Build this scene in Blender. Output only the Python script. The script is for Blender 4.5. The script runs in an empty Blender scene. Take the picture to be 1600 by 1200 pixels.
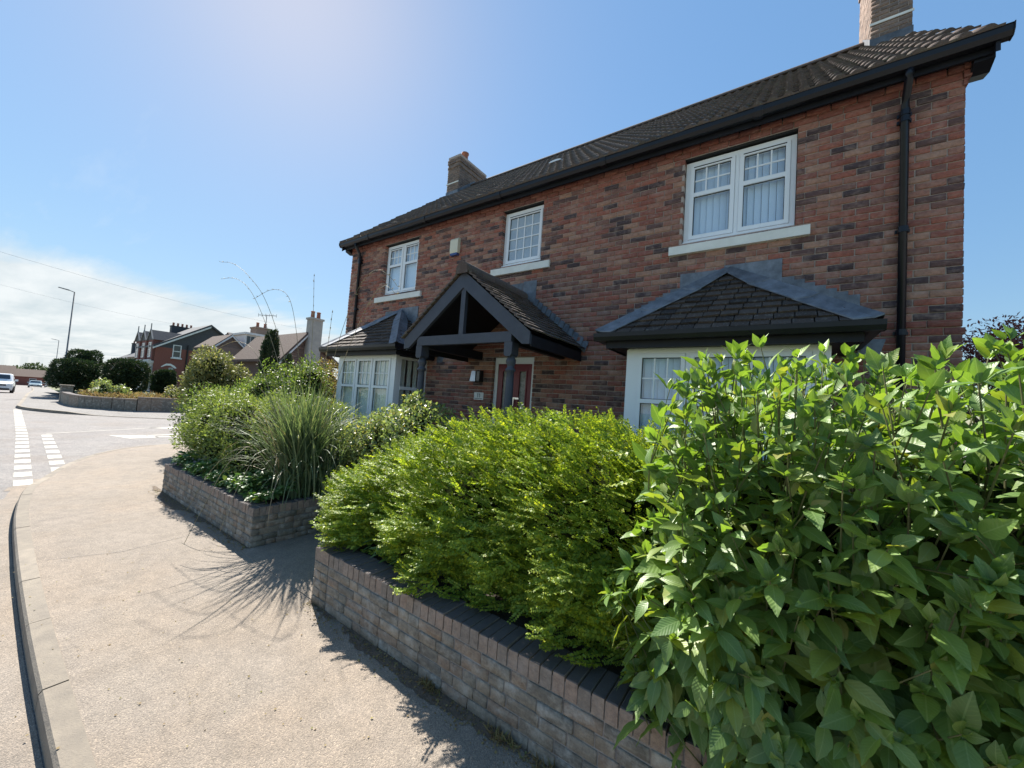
import bpy, math, random
import numpy as np
from mathutils import Vector, Matrix

# ------------------------------------------------------------------ camera, sky, sun, exposure
SC = bpy.context.scene
COL = SC.collection
rng = np.random.default_rng(11)
random.seed(5)
D = 5.387                                  # plane of the house front; X runs along the street, Y into the plot, Z up

def camera_axes(yaw, pitch, roll):
    f = Vector((math.sin(yaw) * math.cos(pitch), math.cos(yaw) * math.cos(pitch), math.sin(pitch)))
    r = Vector((math.cos(yaw), -math.sin(yaw), 0)); u = r.cross(f)
    return r * math.cos(roll) + u * math.sin(roll), u * math.cos(roll) - r * math.sin(roll), f

r_, u_, f_ = camera_axes(-0.613836, 0.0515443, 0.0710332)
cam_data = bpy.data.cameras.new('camera')
cam_data.sensor_width = 36.0
cam_data.lens = 596.63 / 1600 * 36.0
cam_data.clip_start = 0.05
cam_data.clip_end = 20000
cam = bpy.data.objects.new('camera', cam_data)
COL.objects.link(cam)
cam.matrix_world = Matrix(((r_.x, u_.x, -f_.x, 0), (r_.y, u_.y, -f_.y, 0), (r_.z, u_.z, -f_.z, 1.9), (0, 0, 0, 1)))
SC.camera = cam

SUN_AZ, SUN_EL = math.radians(-70.0), math.radians(44.5)      # azimuth from +Y towards +X
SUN = Vector((math.sin(SUN_AZ) * math.cos(SUN_EL), math.cos(SUN_AZ) * math.cos(SUN_EL), math.sin(SUN_EL)))
world = bpy.data.worlds.new('World')
SC.world = world
world.use_nodes = True
wn, wl = world.node_tree.nodes, world.node_tree.links
wn.clear()
w_out = wn.new('ShaderNodeOutputWorld')
w_bg = wn.new('ShaderNodeBackground')
w_sky = wn.new('ShaderNodeTexSky')
w_sky.sky_type = 'NISHITA'
w_sky.sun_disc = False
w_sky.sun_elevation = SUN_EL
w_sky.sun_rotation = SUN_AZ
w_sky.air_density = 1.0
w_sky.dust_density = 0.26
w_sky.ozone_density = 1.0
w_bg.inputs['Strength'].default_value = 0.063
# thin high cloud: one flat sheet far up, its near edge crossing the western sky
w_tc = wn.new('ShaderNodeTexCoord')
w_sep = wn.new('ShaderNodeSeparateXYZ')
wl.new(w_tc.outputs['Generated'], w_sep.inputs[0])

def wmath(op, a, b=None, c=None, clamp=False):
    n = wn.new('ShaderNodeMath'); n.operation = op; n.use_clamp = clamp
    for i, v in enumerate((a, b, c)):
        if v is None:
            continue
        if isinstance(v, (int, float)):
            n.inputs[i].default_value = v
        else:
            wl.new(v, n.inputs[i])
    return n.outputs[0]

zc = wmath('MAXIMUM', w_sep.outputs['Z'], 0.02)
pu = wmath('DIVIDE', w_sep.outputs['X'], zc)
pv = wmath('DIVIDE', w_sep.outputs['Y'], zc)
w_comb = wn.new('ShaderNodeCombineXYZ')
wl.new(wmath('MULTIPLY', pu, 0.28), w_comb.inputs[0])
wl.new(wmath('MULTIPLY', pv, 1.3), w_comb.inputs[1])
w_noise = wn.new('ShaderNodeTexNoise')
w_noise.inputs['Scale'].default_value = 1.0
w_noise.inputs['Detail'].default_value = 8.0
w_noise.inputs['Roughness'].default_value = 0.6
wl.new(w_comb.outputs[0], w_noise.inputs['Vector'])
CLOUD_EDGE, CLOUD_TILT = 4.7, 0.30
sheet = wmath('SUBTRACT', wmath('SUBTRACT', wmath('MULTIPLY', pu, -1.0), CLOUD_EDGE), wmath('MULTIPLY', pv, CLOUD_TILT))
sheet = wmath('ADD', sheet, wmath('MULTIPLY', wmath('SUBTRACT', w_noise.outputs['Fac'], 0.5), 3.0))
sheet = wmath('MULTIPLY', sheet, 0.8, clamp=True)
high = wmath('MULTIPLY', wmath('SUBTRACT', w_noise.outputs['Fac'], 0.60), 1.6, clamp=True)      # stray wisps above the sheet
cloud = wmath('MAXIMUM', wmath('MULTIPLY', sheet, 0.93), high)
w_ramp = wn.new('ShaderNodeValToRGB')
w_ramp.color_ramp.elements[0].position, w_ramp.color_ramp.elements[0].color = 0.36, (0.69, 0.77, 0.81, 1)
w_ramp.color_ramp.elements[1].position, w_ramp.color_ramp.elements[1].color = 0.62, (0.91, 0.95, 0.96, 1)
wl.new(w_noise.outputs['Fac'], w_ramp.inputs[0])
w_sc = wn.new('ShaderNodeVectorMath'); w_sc.operation = 'SCALE'; w_sc.inputs['Scale'].default_value = 6.5
wl.new(w_ramp.outputs[0], w_sc.inputs[0])
SKY_REF, SKY_POW = 3.4, -0.55
w_mix = wn.new('ShaderNodeMix')
w_mix.data_type = 'RGBA'
wl.new(cloud, w_mix.inputs['Factor'])
# hold back the brightness range of the whole sky evenly, as the camera's own tone curve did
w_bw = wn.new('ShaderNodeRGBToBW')
wl.new(w_sky.outputs[0], w_bw.inputs[0])
w_tone = wn.new('ShaderNodeVectorMath'); w_tone.operation = 'SCALE'
wl.new(w_sky.outputs[0], w_tone.inputs[0])
wl.new(wmath('POWER', wmath('DIVIDE', wmath('MAXIMUM', w_bw.outputs[0], 0.01), SKY_REF), SKY_POW), w_tone.inputs['Scale'])
w_hs = wn.new('ShaderNodeHueSaturation'); w_hs.inputs['Saturation'].default_value = 1.12; w_hs.inputs['Hue'].default_value = 0.492
wl.new(w_tone.outputs[0], w_hs.inputs['Color'])
wl.new(w_hs.outputs[0], w_mix.inputs[6])
wl.new(w_sc.outputs[0], w_mix.inputs[7])
wl.new(w_mix.outputs[2], w_bg.inputs['Color'])
wl.new(w_bg.outputs[0], w_out.inputs['Surface'])

sun_data = bpy.data.lights.new('sun', 'SUN')
sun_data.energy = 5.0
sun_data.angle = math.radians(0.53)
sun_data.color = (1.0, 0.945, 0.86)
sun = bpy.data.objects.new('sun', sun_data)
COL.objects.link(sun)
sun.location = SUN * 60
sun.rotation_euler = SUN.to_track_quat('Z', 'Y').to_euler()

SC.view_settings.view_transform = 'Standard'
SC.view_settings.look = 'None'
SC.view_settings.gamma = 1.0
SC.view_settings.exposure = 1.32
SC.view_settings.use_curve_mapping = False
SC.cycles.max_bounces = 8
SC.cycles.transparent_max_bounces = 12

# ------------------------------------------------------------------ materials
def nodes_of(name):
    m = bpy.data.materials.new(name)
    m.use_nodes = True
    n, l = m.node_tree.nodes, m.node_tree.links
    return m, n, l, n['Principled BSDF']

class NT:
    """small helper that wires nodes"""
    def __init__(self, name):
        self.m, self.n, self.l, self.b = nodes_of(name)
    def link(self, a, b):
        self.l.new(a, b)
    def node(self, t, **kw):
        x = self.n.new(t)
        for k, v in kw.items():
            if k in x.inputs:
                if hasattr(v, 'is_output'):
                    self.l.new(v, x.inputs[k])
                else:
                    x.inputs[k].default_value = v
            else:
                setattr(x, k, v)
        return x
    def pos(self):
        return self.n.new('ShaderNodeNewGeometry').outputs['Position']
    def noise(self, scale, detail=4, rough=0.6, vec=None, dist=0):
        x = self.node('ShaderNodeTexNoise', Scale=scale, Detail=detail, Roughness=rough, Distortion=dist)
        self.l.new(vec if vec is not None else self.pos(), x.inputs['Vector'])
        return x.outputs['Fac']
    def voronoi(self, scale, vec=None, out='Distance', feature='F1'):
        x = self.node('ShaderNodeTexVoronoi', Scale=scale)
        x.feature = feature
        self.l.new(vec if vec is not None else self.pos(), x.inputs['Vector'])
        return x.outputs[out]
    def math(self, op, a, b=0.0, clamp=False):
        x = self.n.new('ShaderNodeMath'); x.operation = op; x.use_clamp = clamp
        for i, v in enumerate((a, b)):
            if isinstance(v, (int, float)):
                x.inputs[i].default_value = v
            else:
                self.l.new(v, x.inputs[i])
        return x.outputs[0]
    def ramp(self, fac, stops, interp='LINEAR'):
        x = self.n.new('ShaderNodeValToRGB')
        r = x.color_ramp; r.interpolation = interp
        while len(r.elements) < len(stops):
            r.elements.new(0.5)
        for e, (p, c) in zip(r.elements, stops):
            e.position = p; e.color = (*c, 1) if len(c) == 3 else c
        self.l.new(fac, x.inputs[0])
        return x.outputs[0]
    def mix(self, fac, a, b, mode='MIX'):
        x = self.n.new('ShaderNodeMix'); x.data_type = 'RGBA'; x.blend_type = mode
        for i, v in ((0, fac), (6, a), (7, b)):
            if isinstance(v, (int, float)):
                x.inputs[i].default_value = v
            elif isinstance(v, tuple):
                x.inputs[i].default_value = (*v, 1)
            else:
                self.l.new(v, x.inputs[i])
        return x.outputs[2]
    def rand(self):
        """one number per loose piece, whether it is an object or an island of a joined mesh"""
        a = self.n.new('ShaderNodeObjectInfo').outputs['Random']
        b = self.n.new('ShaderNodeNewGeometry').outputs['Random Per Island']
        return self.math('FRACT', self.math('ADD', self.math('MULTIPLY', a, 7.31), b))
    def bump(self, h, strength, dist=0.01):
        x = self.node('ShaderNodeBump', Strength=strength, Distance=dist, Height=h)
        self.l.new(x.outputs[0], self.b.inputs['Normal'])
    def done(self, color=None, rough=0.8, metal=0.0, spec=0.5):
        for k, v in (('Base Color', color), ('Roughness', rough), ('Metallic', metal), ('Specular IOR Level', spec)):
            if v is None:
                continue
            if isinstance(v, tuple):
                self.b.inputs[k].default_value = (*v, 1)
            elif isinstance(v, (int, float)):
                self.b.inputs[k].default_value = v
            else:
                self.l.new(v, self.b.inputs[k])
        return self.m

def plain(name, c1, c2=None, scale=8.0, rough=0.7, metal=0.0, bump=0.0, bscale=60.0, spec=0.5, piece=0.0):
    t = NT(name)
    c2 = c2 or tuple(x * 0.8 for x in c1)
    col = t.mix(t.ramp(t.noise(scale, 5, 0.65), [(0.35, (0, 0, 0)), (0.65, (1, 1, 1))]), c1, c2)
    if piece:
        col = t.mix(1.0, col, t.ramp(t.rand(), [(0, (1 - piece,) * 3), (1, (1 + piece,) * 3)]), 'MULTIPLY')
    if bump:
        t.bump(t.noise(bscale, 4, 0.7), bump, 0.01)
    return t.done(col, rough, metal, spec)

def brick_mat(name, stops, grime, grime_amt, gscale=9.0, grime_lo=0.5, top_shade=None, smear=(0.40, 0.27, 0.21)):
    t = NT(name)
    r = t.rand()
    base = t.ramp(r, stops, 'CONSTANT')
    p = t.pos()
    n1 = t.noise(38, 6, 0.75, p)
    base = t.mix(1.0, base, t.ramp(n1, [(0.28, (0.62, 0.60, 0.60)), (0.52, (1.0, 1.0, 1.0)), (0.74, (1.4, 1.35, 1.28))]), 'MULTIPLY')
    mp = t.node('ShaderNodeMapping'); mp.inputs['Scale'].default_value = (9, 9, 55)
    t.link(p, mp.inputs[0])
    n2 = t.noise(1.0, 3, 0.6, mp.outputs[0])
    base = t.mix(t.math('MULTIPLY', t.ramp(n2, [(0.52, (0, 0, 0)), (0.7, (1, 1, 1))]), 0.4), base, smear)
    g = t.ramp(t.noise(gscale, 6, 0.7, p), [(grime_lo, (0, 0, 0)), (grime_lo + 0.2, (1, 1, 1))])
    base = t.mix(t.math('MULTIPLY', g, grime_amt), base, grime)
    h = t.math('ADD', t.noise(70, 5, 0.75, p), t.math('MULTIPLY', n2, 0.7))
    if top_shade:                                   # upward faces coloured darker, for the shade they lie in
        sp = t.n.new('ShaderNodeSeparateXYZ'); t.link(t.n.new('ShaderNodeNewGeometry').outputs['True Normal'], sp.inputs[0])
        base = t.mix(t.math('MULTIPLY', t.ramp(sp.outputs[2], [(0.55, (0, 0, 0)), (0.85, (1, 1, 1))]), t.math('ADD', 0.55, t.math('MULTIPLY', n1, 0.6)), True), base, top_shade)
    t.bump(h, 0.55, 0.006)
    return t.done(base, 0.88, 0, 0.3)

def leaf_mat(name, c1, c2, trans, tcol, rough=0.45, spec=0.5, vein=False, tip=None):
    t = NT(name)
    rough, spec = rough + 0.03, spec * 0.8
    r = t.rand()
    col = t.ramp(r, [(0, c1), (0.75, c2), (0.985, tip or c2), (1, tuple(0.6 * a + 0.4 * b for a, b in zip(tip or c2, (0.34, 0.24, 0.07))))])
    if vein:
        uv = t.n.new('ShaderNodeTexCoord').outputs['UV']
        s = t.n.new('ShaderNodeSeparateXYZ'); t.link(uv, s.inputs[0])
        ax = t.math('ABSOLUTE', t.math('SUBTRACT', s.outputs[0], 0.5))
        mid = t.math('LESS_THAN', ax, 0.028)
        ph = t.math('FRACT', t.math('MULTIPLY', t.math('SUBTRACT', s.outputs[1], t.math('MULTIPLY', ax, 0.55)), 9.0))
        side = t.math('LESS_THAN', ph, 0.10)
        v = t.math('MAXIMUM', mid, t.math('MULTIPLY', side, 0.5))
        col = t.mix(t.math('MULTIPLY', v, 0.42), col, (0.27, 0.37, 0.16))
        wave = t.math('SINE', t.math('MULTIPLY', ph, 6.283))
        t.bump(t.math('ADD', t.math('MULTIPLY', wave, 0.6), t.noise(60, 3, 0.6)), 0.13, 0.005)
        sp_ = t.math('MULTIPLY', t.ramp(t.noise(70, 3, 0.6), [(0.68, (0, 0, 0)), (0.74, (1, 1, 1))]), t.ramp(t.noise(6, 2), [(0.5, (0, 0, 0)), (0.65, (1, 1, 1))]))
        col = t.mix(t.math('MULTIPLY', sp_, 0.6), col, (0.16, 0.10, 0.04))      # leaf spot
    col = t.mix(1.0, col, t.ramp(t.noise(5, 3), [(0.3, (0.75, 0.75, 0.75)), (0.7, (1.2, 1.2, 1.2))]), 'MULTIPLY')
    t.done(col, rough, 0, spec)
    tr = t.n.new('ShaderNodeBsdfTranslucent')
    t.link(t.mix(1.0, col, tcol, 'MULTIPLY'), tr.inputs['Color'])
    mx = t.n.new('ShaderNodeMixShader')
    mx.inputs[0].default_value = trans
    t.link(t.b.outputs[0], mx.inputs[1]); t.link(tr.outputs[0], mx.inputs[2])
    t.link(mx.outputs[0], t.n['Material Output'].inputs['Surface'])
    return t.m

def glass_mat(name, tint, refl=1.0):
    t = NT(name)
    fr = t.node('ShaderNodeFresnel', IOR=1.5)
    tr = t.node('ShaderNodeBsdfTransparent'); tr.inputs[0].default_value = (*tint, 1)
    gl = t.node('ShaderNodeBsdfGlossy', Roughness=0.02); gl.inputs[0].default_value = (refl, refl, refl, 1)
    mx = t.n.new('ShaderNodeMixShader')
    bf = t.n.new('ShaderNodeNewGeometry').outputs['Backfacing']      # one reflection per pane, from the face towards the eye
    t.link(t.math('MULTIPLY', t.math('MULTIPLY', fr.outputs[0], 2.0, True), t.math('SUBTRACT', 1.0, bf)), mx.inputs[0])
    t.link(tr.outputs[0], mx.inputs[1]); t.link(gl.outputs[0], mx.inputs[2])
    t.link(mx.outputs[0], t.n['Material Output'].inputs['Surface'])
    return t.m

MT = {}
HB = [(0.0, (0.32, 0.115, 0.080)), (0.17, (0.325, 0.155, 0.112)), (0.32, (0.265, 0.098, 0.074)), (0.46, (0.37, 0.205, 0.145)),
      (0.57, (0.30, 0.145, 0.107)), (0.69, (0.13, 0.074, 0.067)), (0.78, (0.21, 0.105, 0.084)), (0.89, (0.078, 0.052, 0.054))]
MT['brick'] = brick_mat('house_brick', HB, (0.47, 0.35, 0.29), 0.35)
MT['red_brick'] = brick_mat('red_brick', [(0, (0.23, 0.080, 0.060)), (0.4, (0.27, 0.105, 0.08)), (0.75, (0.185, 0.072, 0.06))], (0.2, 0.12, 0.1), 0.3)
MT['mortar'] = plain('mortar', (0.50, 0.41, 0.355), (0.41, 0.335, 0.29), 14, 0.95, bump=0.5, bscale=120)
GB = [(0.0, (0.21, 0.178, 0.138)), (0.2, (0.19, 0.17, 0.138)), (0.4, (0.235, 0.18, 0.135)), (0.6, (0.162, 0.146, 0.12)), (0.8, (0.222, 0.198, 0.16)), (0.92, (0.27, 0.225, 0.172))]
MT['garden_brick'] = brick_mat('garden_brick', GB, (0.45, 0.43, 0.38), 0.65, 9.0, 0.48, None, (0.32, 0.29, 0.23))
MT['coping'] = brick_mat('coping_brick', [(0, (0.255, 0.20, 0.16)), (0.35, (0.21, 0.175, 0.145)), (0.7, (0.28, 0.21, 0.165))], (0.33, 0.29, 0.26), 0.5, 8.0, 0.5, (0.075, 0.068, 0.07), (0.32, 0.265, 0.22))  # the near-black tone paints shade onto the coping tops
MT['garden_mortar'] = plain('garden_mortar', (0.33, 0.30, 0.275), (0.19, 0.17, 0.155), 11, 0.95, bump=0.6, bscale=90)
MT['chimney_brick'] = brick_mat('chimney_brick', [(0, (0.21, 0.15, 0.12)), (0.35, (0.17, 0.13, 0.11)), (0.7, (0.25, 0.18, 0.145))], (0.3, 0.25, 0.21), 0.5)
MT['tile'] = None
def tile_mat(name, stops, moss, amt, lo):
    t = NT(name)
    col = t.ramp(t.rand(), stops)
    p = t.pos()
    col = t.mix(t.math('MULTIPLY', t.ramp(t.noise(9, 6, 0.75, p), [(lo, (0, 0, 0)), (lo + 0.14, (1, 1, 1))]), amt), col, moss)
    col = t.mix(t.math('MULTIPLY', t.ramp(t.noise(45, 4, 0.7, p), [(0.58, (0, 0, 0)), (0.68, (1, 1, 1))]), 0.5), col, (0.30, 0.28, 0.25))
    t.bump(t.noise(80, 5, 0.75, p), 0.7, 0.008)
    return t.done(col, 0.9, 0, 0.25)
MT['tile'] = tile_mat('roof_tile', [(0, (0.11, 0.085, 0.075)), (0.5, (0.14, 0.105, 0.09)), (1, (0.085, 0.07, 0.065))], (0.12, 0.12, 0.075), 0.6, 0.52)
MT['bay_tile'] = tile_mat('bay_tile', [(0, (0.058, 0.044, 0.036)), (0.5, (0.088, 0.066, 0.053)), (1, (0.038, 0.031, 0.028))], (0.20, 0.17, 0.13), 0.6, 0.55)
MT['brown_tile'] = tile_mat('brown_tile', [(0, (0.105, 0.070, 0.056)), (0.5, (0.13, 0.088, 0.07)), (1, (0.08, 0.058, 0.05))], (0.17, 0.15, 0.12), 0.5, 0.52)
MT['upvc'] = plain('white_upvc', (0.87, 0.88, 0.89), (0.83, 0.84, 0.85), 3, 0.32)
MT['sill'] = plain('cream_stone_sill', (0.84, 0.82, 0.75), (0.74, 0.72, 0.65), 5, 0.75, bump=0.15)
MT['seal'] = plain('black_seal', (0.02, 0.02, 0.022), None, 5, 0.6)
MT['black'] = plain('black_gutter', (0.008, 0.009, 0.013), (0.012, 0.013, 0.018), 4, 0.34, spec=0.35)
MT['fascia'] = plain('black_fascia', (0.010, 0.011, 0.016), (0.016, 0.017, 0.023), 6, 0.5, bump=0.1, bscale=30, spec=0.3)
MT['porch_wood'] = plain('slate_grey_paint', (0.052, 0.058, 0.078), (0.040, 0.045, 0.062), 7, 0.55, bump=0.18, bscale=45)
MT['lead'] = plain('lead', (0.095, 0.105, 0.12), (0.185, 0.20, 0.225), 8, 0.55, 0.2, bump=0.4, bscale=11, piece=0.25)
MT['glass'] = glass_mat('window_glass', (0.95, 0.975, 0.985))
MT['blind'] = plain('white_blind', (0.78, 0.85, 0.95), (0.72, 0.80, 0.92), 2, 0.8)  # white blinds tinted blue for the sky they reflect
MT['curtain'] = plain('pale_curtain', (0.84, 0.85, 0.76), (0.74, 0.76, 0.66), 3, 0.9)
MT['frosted'] = plain('frosted_glass', (0.42, 0.50, 0.58), (0.36, 0.44, 0.52), 5, 0.22, bump=0.5, bscale=160)
MT['room'] = plain('room_plaster', (0.30, 0.28, 0.25), None, 2, 0.9)
MT['door'] = plain('red_door', (0.19, 0.012, 0.026), (0.16, 0.010, 0.022), 4, 0.33)
MT['leaded'] = plain('door_glass', (0.16, 0.17, 0.155), (0.38, 0.36, 0.34), 16, 0.12, bump=0.4, bscale=30)
MT['chrome'] = plain('chrome', (0.75, 0.75, 0.75), None, 3, 0.15, 1.0)
MT['steel'] = plain('brushed_steel', (0.55, 0.55, 0.56), None, 9, 0.35, 0.9)
MT['cream_plastic'] = plain('cream_plastic', (0.72, 0.66, 0.50), (0.66, 0.60, 0.45), 5, 0.4)
MT['blue_plastic'] = plain('blue_lens', (0.06, 0.09, 0.25), None, 5, 0.2)
MT['plaque'] = plain('plaque_white', (0.74, 0.73, 0.70), None, 6, 0.35)
MT['ink'] = plain('black_ink', (0.02, 0.02, 0.02), None, 6, 0.5)
MT['clay'] = plain('terracotta', (0.34, 0.13, 0.075), (0.25, 0.10, 0.065), 8, 0.85, bump=0.2)
MT['soil'] = plain('soil', (0.06, 0.045, 0.033), (0.035, 0.027, 0.02), 9, 0.95, bump=1.0, bscale=35)
MT['bark'] = plain('bark', (0.10, 0.075, 0.055), (0.06, 0.045, 0.035), 20, 0.9, bump=0.6, bscale=60)
MT['stem'] = plain('green_stem', (0.13, 0.15, 0.05), (0.10, 0.09, 0.045), 12, 0.7)
def paint_mat():
    t = NT('road_paint'); p = t.pos()
    c = t.mix(t.ramp(t.noise(14, 5, 0.7, p), [(0.35, (0, 0, 0)), (0.65, (1, 1, 1))]), (0.45, 0.43, 0.375), (0.33, 0.315, 0.28))
    c = t.mix(t.ramp(t.noise(32, 6, 0.8, p), [(0.54, (0, 0, 0)), (0.62, (1, 1, 1))]), c, (0.20, 0.19, 0.185))      # worn through to the asphalt
    t.bump(t.noise(120, 3, 0.6, p), 0.3, 0.004)
    return t.done(c, 0.85)
MT['white_paint'] = paint_mat()
MT['render'] = plain('pebbledash', (0.42, 0.39, 0.34), (0.33, 0.31, 0.28), 3, 0.95, bump=0.4)
MT['slate'] = plain('slate_roof', (0.045, 0.047, 0.055), (0.065, 0.066, 0.07), 4, 0.7, bump=0.4, bscale=12)
MT['white_wood'] = plain('white_woodwork', (0.74, 0.73, 0.70), None, 4, 0.5)
MT['dark_glass'] = plain('dark_window', (0.05, 0.06, 0.07), None, 4, 0.06)
MT['galv'] = plain('lamp_column_grey', (0.16, 0.165, 0.16), (0.20, 0.20, 0.195), 5, 0.5, 0.3)
MT['rubber'] = plain('rubber', (0.018, 0.018, 0.018), None, 5, 0.8)
MT['carwhite'] = plain('white_car_paint', (0.78, 0.79, 0.80), None, 2, 0.2)
MT['carblue'] = plain('pale_blue_car_paint', (0.36, 0.47, 0.52), None, 2, 0.2, 0.3)
MT['cargrey'] = plain('dark_grey_car_paint', (0.05, 0.055, 0.065), None, 2, 0.2, 0.3)
MT['carsilver'] = plain('silver_car_paint', (0.50, 0.51, 0.52), None, 2, 0.25, 0.5)
MT['lamp_lens'] = plain('headlamp', (0.8, 0.82, 0.85), None, 2, 0.1, 0.3)
MT['grass'] = plain('verge_grass', (0.07, 0.10, 0.03), (0.12, 0.12, 0.05), 3, 0.9, bump=0.8, bscale=20)
MT['hill'] = plain('far_hills', (0.07, 0.09, 0.05), (0.10, 0.11, 0.06), 0.004, 0.95)

def tarmac(name, c1, c2, stone, grain=150.0, dusty=None, bump=0.8):
    t = NT(name)
    p = t.pos()
    col = t.mix(t.ramp(t.noise(1.1, 5, 0.6, p), [(0.35, (0, 0, 0)), (0.65, (1, 1, 1))]), c1, c2)
    if dusty:
        col = t.mix(t.math('MULTIPLY', t.ramp(t.noise(0.45, 4, 0.7, p), [(0.48, (0, 0, 0)), (0.68, (1, 1, 1))]), 0.6), col, dusty)
    v = t.voronoi(grain, p)
    vc = t.voronoi(grain, p, 'Color')
    sp = t.n.new('ShaderNodeSeparateXYZ'); t.link(vc, sp.inputs[0])
    col = t.mix(1.0, col, t.ramp(sp.outputs[0], [(0, (0.72, 0.72, 0.72)), (0.5, (1, 1, 1)), (0.9, (1.15, 1.13, 1.1)), (1, (1.5, 1.46, 1.4))]), 'MULTIPLY')
    col = t.mix(t.math('MULTIPLY', t.ramp(v, [(0.35, (0, 0, 0)), (0.75, (1, 1, 1))]), 0.45), col, stone)
    col = t.mix(1.0, col, t.ramp(t.noise(7, 6, 0.7, p), [(0.3, (0.84, 0.84, 0.84)), (0.7, (1.14, 1.13, 1.12))]), 'MULTIPLY')
    t.bump(t.math('ADD', t.math('MULTIPLY', v, -1.0), t.math('MULTIPLY', t.noise(300, 2, 0.5, p), 0.4)), bump, 0.004)
    return t.done(col, 0.9, 0, 0.25)
MT['pavement'] = tarmac('pavement_tarmac', (0.24, 0.207, 0.173), (0.272, 0.237, 0.201), (0.165, 0.14, 0.116), 160, (0.305, 0.243, 0.184))
MT['patch'] = tarmac('patch_tarmac', (0.215, 0.186, 0.163), (0.242, 0.208, 0.182), (0.14, 0.12, 0.10), 150, (0.26, 0.215, 0.175))
MT['dust_soil'] = plain('washed_soil', (0.16, 0.115, 0.08), (0.085, 0.065, 0.048), 18, 0.95, bump=1.0, bscale=70)
MT['far_pavement'] = tarmac('far_pavement_tarmac', (0.20, 0.19, 0.18), (0.24, 0.23, 0.22), (0.10, 0.10, 0.10), 100)
MT['road'] = tarmac('road_asphalt', (0.21, 0.20, 0.195), (0.26, 0.245, 0.235), (0.09, 0.086, 0.085), 70, (0.21, 0.183, 0.16), 1.0)
MT['kerb'] = plain('kerb_concrete', (0.245, 0.21, 0.165), (0.185, 0.16, 0.13), 7, 0.92, bump=0.5, bscale=90, piece=0.12)

# foliage
MT['hydrangea'] = leaf_mat('hydrangea_leaf', (0.105, 0.19, 0.054), (0.165, 0.26, 0.066), 0.34, (1.75, 1.8, 0.42), 0.40, 0.6, True, (0.22, 0.27, 0.07))
MT['lonicera'] = leaf_mat('honeysuckle_leaf', (0.142, 0.236, 0.043), (0.28, 0.372, 0.052), 0.42, (1.45, 1.4, 0.42), 0.45, 0.35, False, (0.47, 0.515, 0.07))
MT['hebe'] = leaf_mat('hebe_leaf', (0.12, 0.17, 0.055), (0.19, 0.25, 0.07), 0.35, (1.5, 1.5, 0.7), 0.45, 0.45, False, (0.24, 0.27, 0.08))
MT['cover'] = leaf_mat('ground_cover_leaf', (0.075, 0.145, 0.05), (0.12, 0.205, 0.06), 0.3, (1.6, 1.8, 0.7), 0.42, 0.5, False, (0.11, 0.18, 0.04))
MT['pampas'] = leaf_mat('grass_blade', (0.085, 0.14, 0.065), (0.15, 0.205, 0.10), 0.3, (1.4, 1.4, 0.8), 0.42, 0.5, False, (0.25, 0.27, 0.14))
MT['straw'] = leaf_mat('dry_stem', (0.25, 0.21, 0.12), (0.34, 0.29, 0.18), 0.2, (1.2, 1.1, 0.9), 0.6)
MT['rose'] = leaf_mat('rose_leaf', (0.15, 0.21, 0.08), (0.23, 0.29, 0.12), 0.35, (1.5, 1.5, 0.8), 0.35, 0.7, False, (0.40, 0.36, 0.12))
MT['yellow_shrub'] = leaf_mat('golden_leaf', (0.11, 0.14, 0.05), (0.20, 0.21, 0.08), 0.35, (1.3, 1.3, 0.8), 0.5, 0.4, False, (0.33, 0.31, 0.12))
MT['green_shrub'] = leaf_mat('shrub_leaf', (0.07, 0.12, 0.035), (0.13, 0.19, 0.05), 0.38, (1.5, 1.5, 0.7), 0.45, 0.4, False, (0.22, 0.26, 0.07))
MT['orange_shrub'] = leaf_mat('tinted_leaf', (0.12, 0.14, 0.05), (0.20, 0.18, 0.06), 0.35, (1.3, 1.2, 0.7), 0.5, 0.4, False, (0.40, 0.24, 0.07))
MT['yew'] = leaf_mat('yew_needle', (0.022, 0.040, 0.020), (0.035, 0.058, 0.026), 0.15, (1.3, 1.4, 0.7), 0.6, 0.3)
MT['acer'] = leaf_mat('acer_leaf', (0.17, 0.070, 0.060), (0.25, 0.11, 0.09), 0.35, (1.4, 0.9, 0.9), 0.5, 0.4)
MT['dry_grass'] = leaf_mat('dry_grass', (0.22, 0.15, 0.075), (0.30, 0.24, 0.11), 0.3, (1.2, 1.1, 0.8), 0.7, 0.3, False, (0.20, 0.22, 0.07))
MT['far_tree'] = leaf_mat('far_tree_leaf', (0.045, 0.07, 0.030), (0.07, 0.10, 0.038), 0.25, (1.3, 1.3, 0.7), 0.6, 0.3)
MT['core'] = plain('bush_inside_shade', (0.020, 0.026, 0.010), (0.011, 0.015, 0.006), 9, 1.0, spec=0.0)  # near-black colour stands for the shade inside a bush

# ------------------------------------------------------------------ scene helpers
WM = {}                                            # world matrix of every object built
def tag(o, label=None, cat=None, group=None, kind=None):
    for k, v in (('label', label), ('category', cat), ('group', group), ('kind', kind)):
        if v:
            o[k] = v
    return o

def link(o, parent=None, basis=None):
    COL.objects.link(o)
    basis = basis or Matrix.Identity(4)
    o.matrix_basis = basis
    if parent is not None:
        o.parent = parent
        o.matrix_parent_inverse = WM[parent.name].inverted()
    WM[o.name] = basis
    return o

def empty(name, loc, label=None, cat=None, group=None):
    o = bpy.data.objects.new(name, None)
    o.empty_display_size = 0.2
    link(o, None, Matrix.Translation(Vector(loc)))
    return tag(o, label, cat, group)

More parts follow.
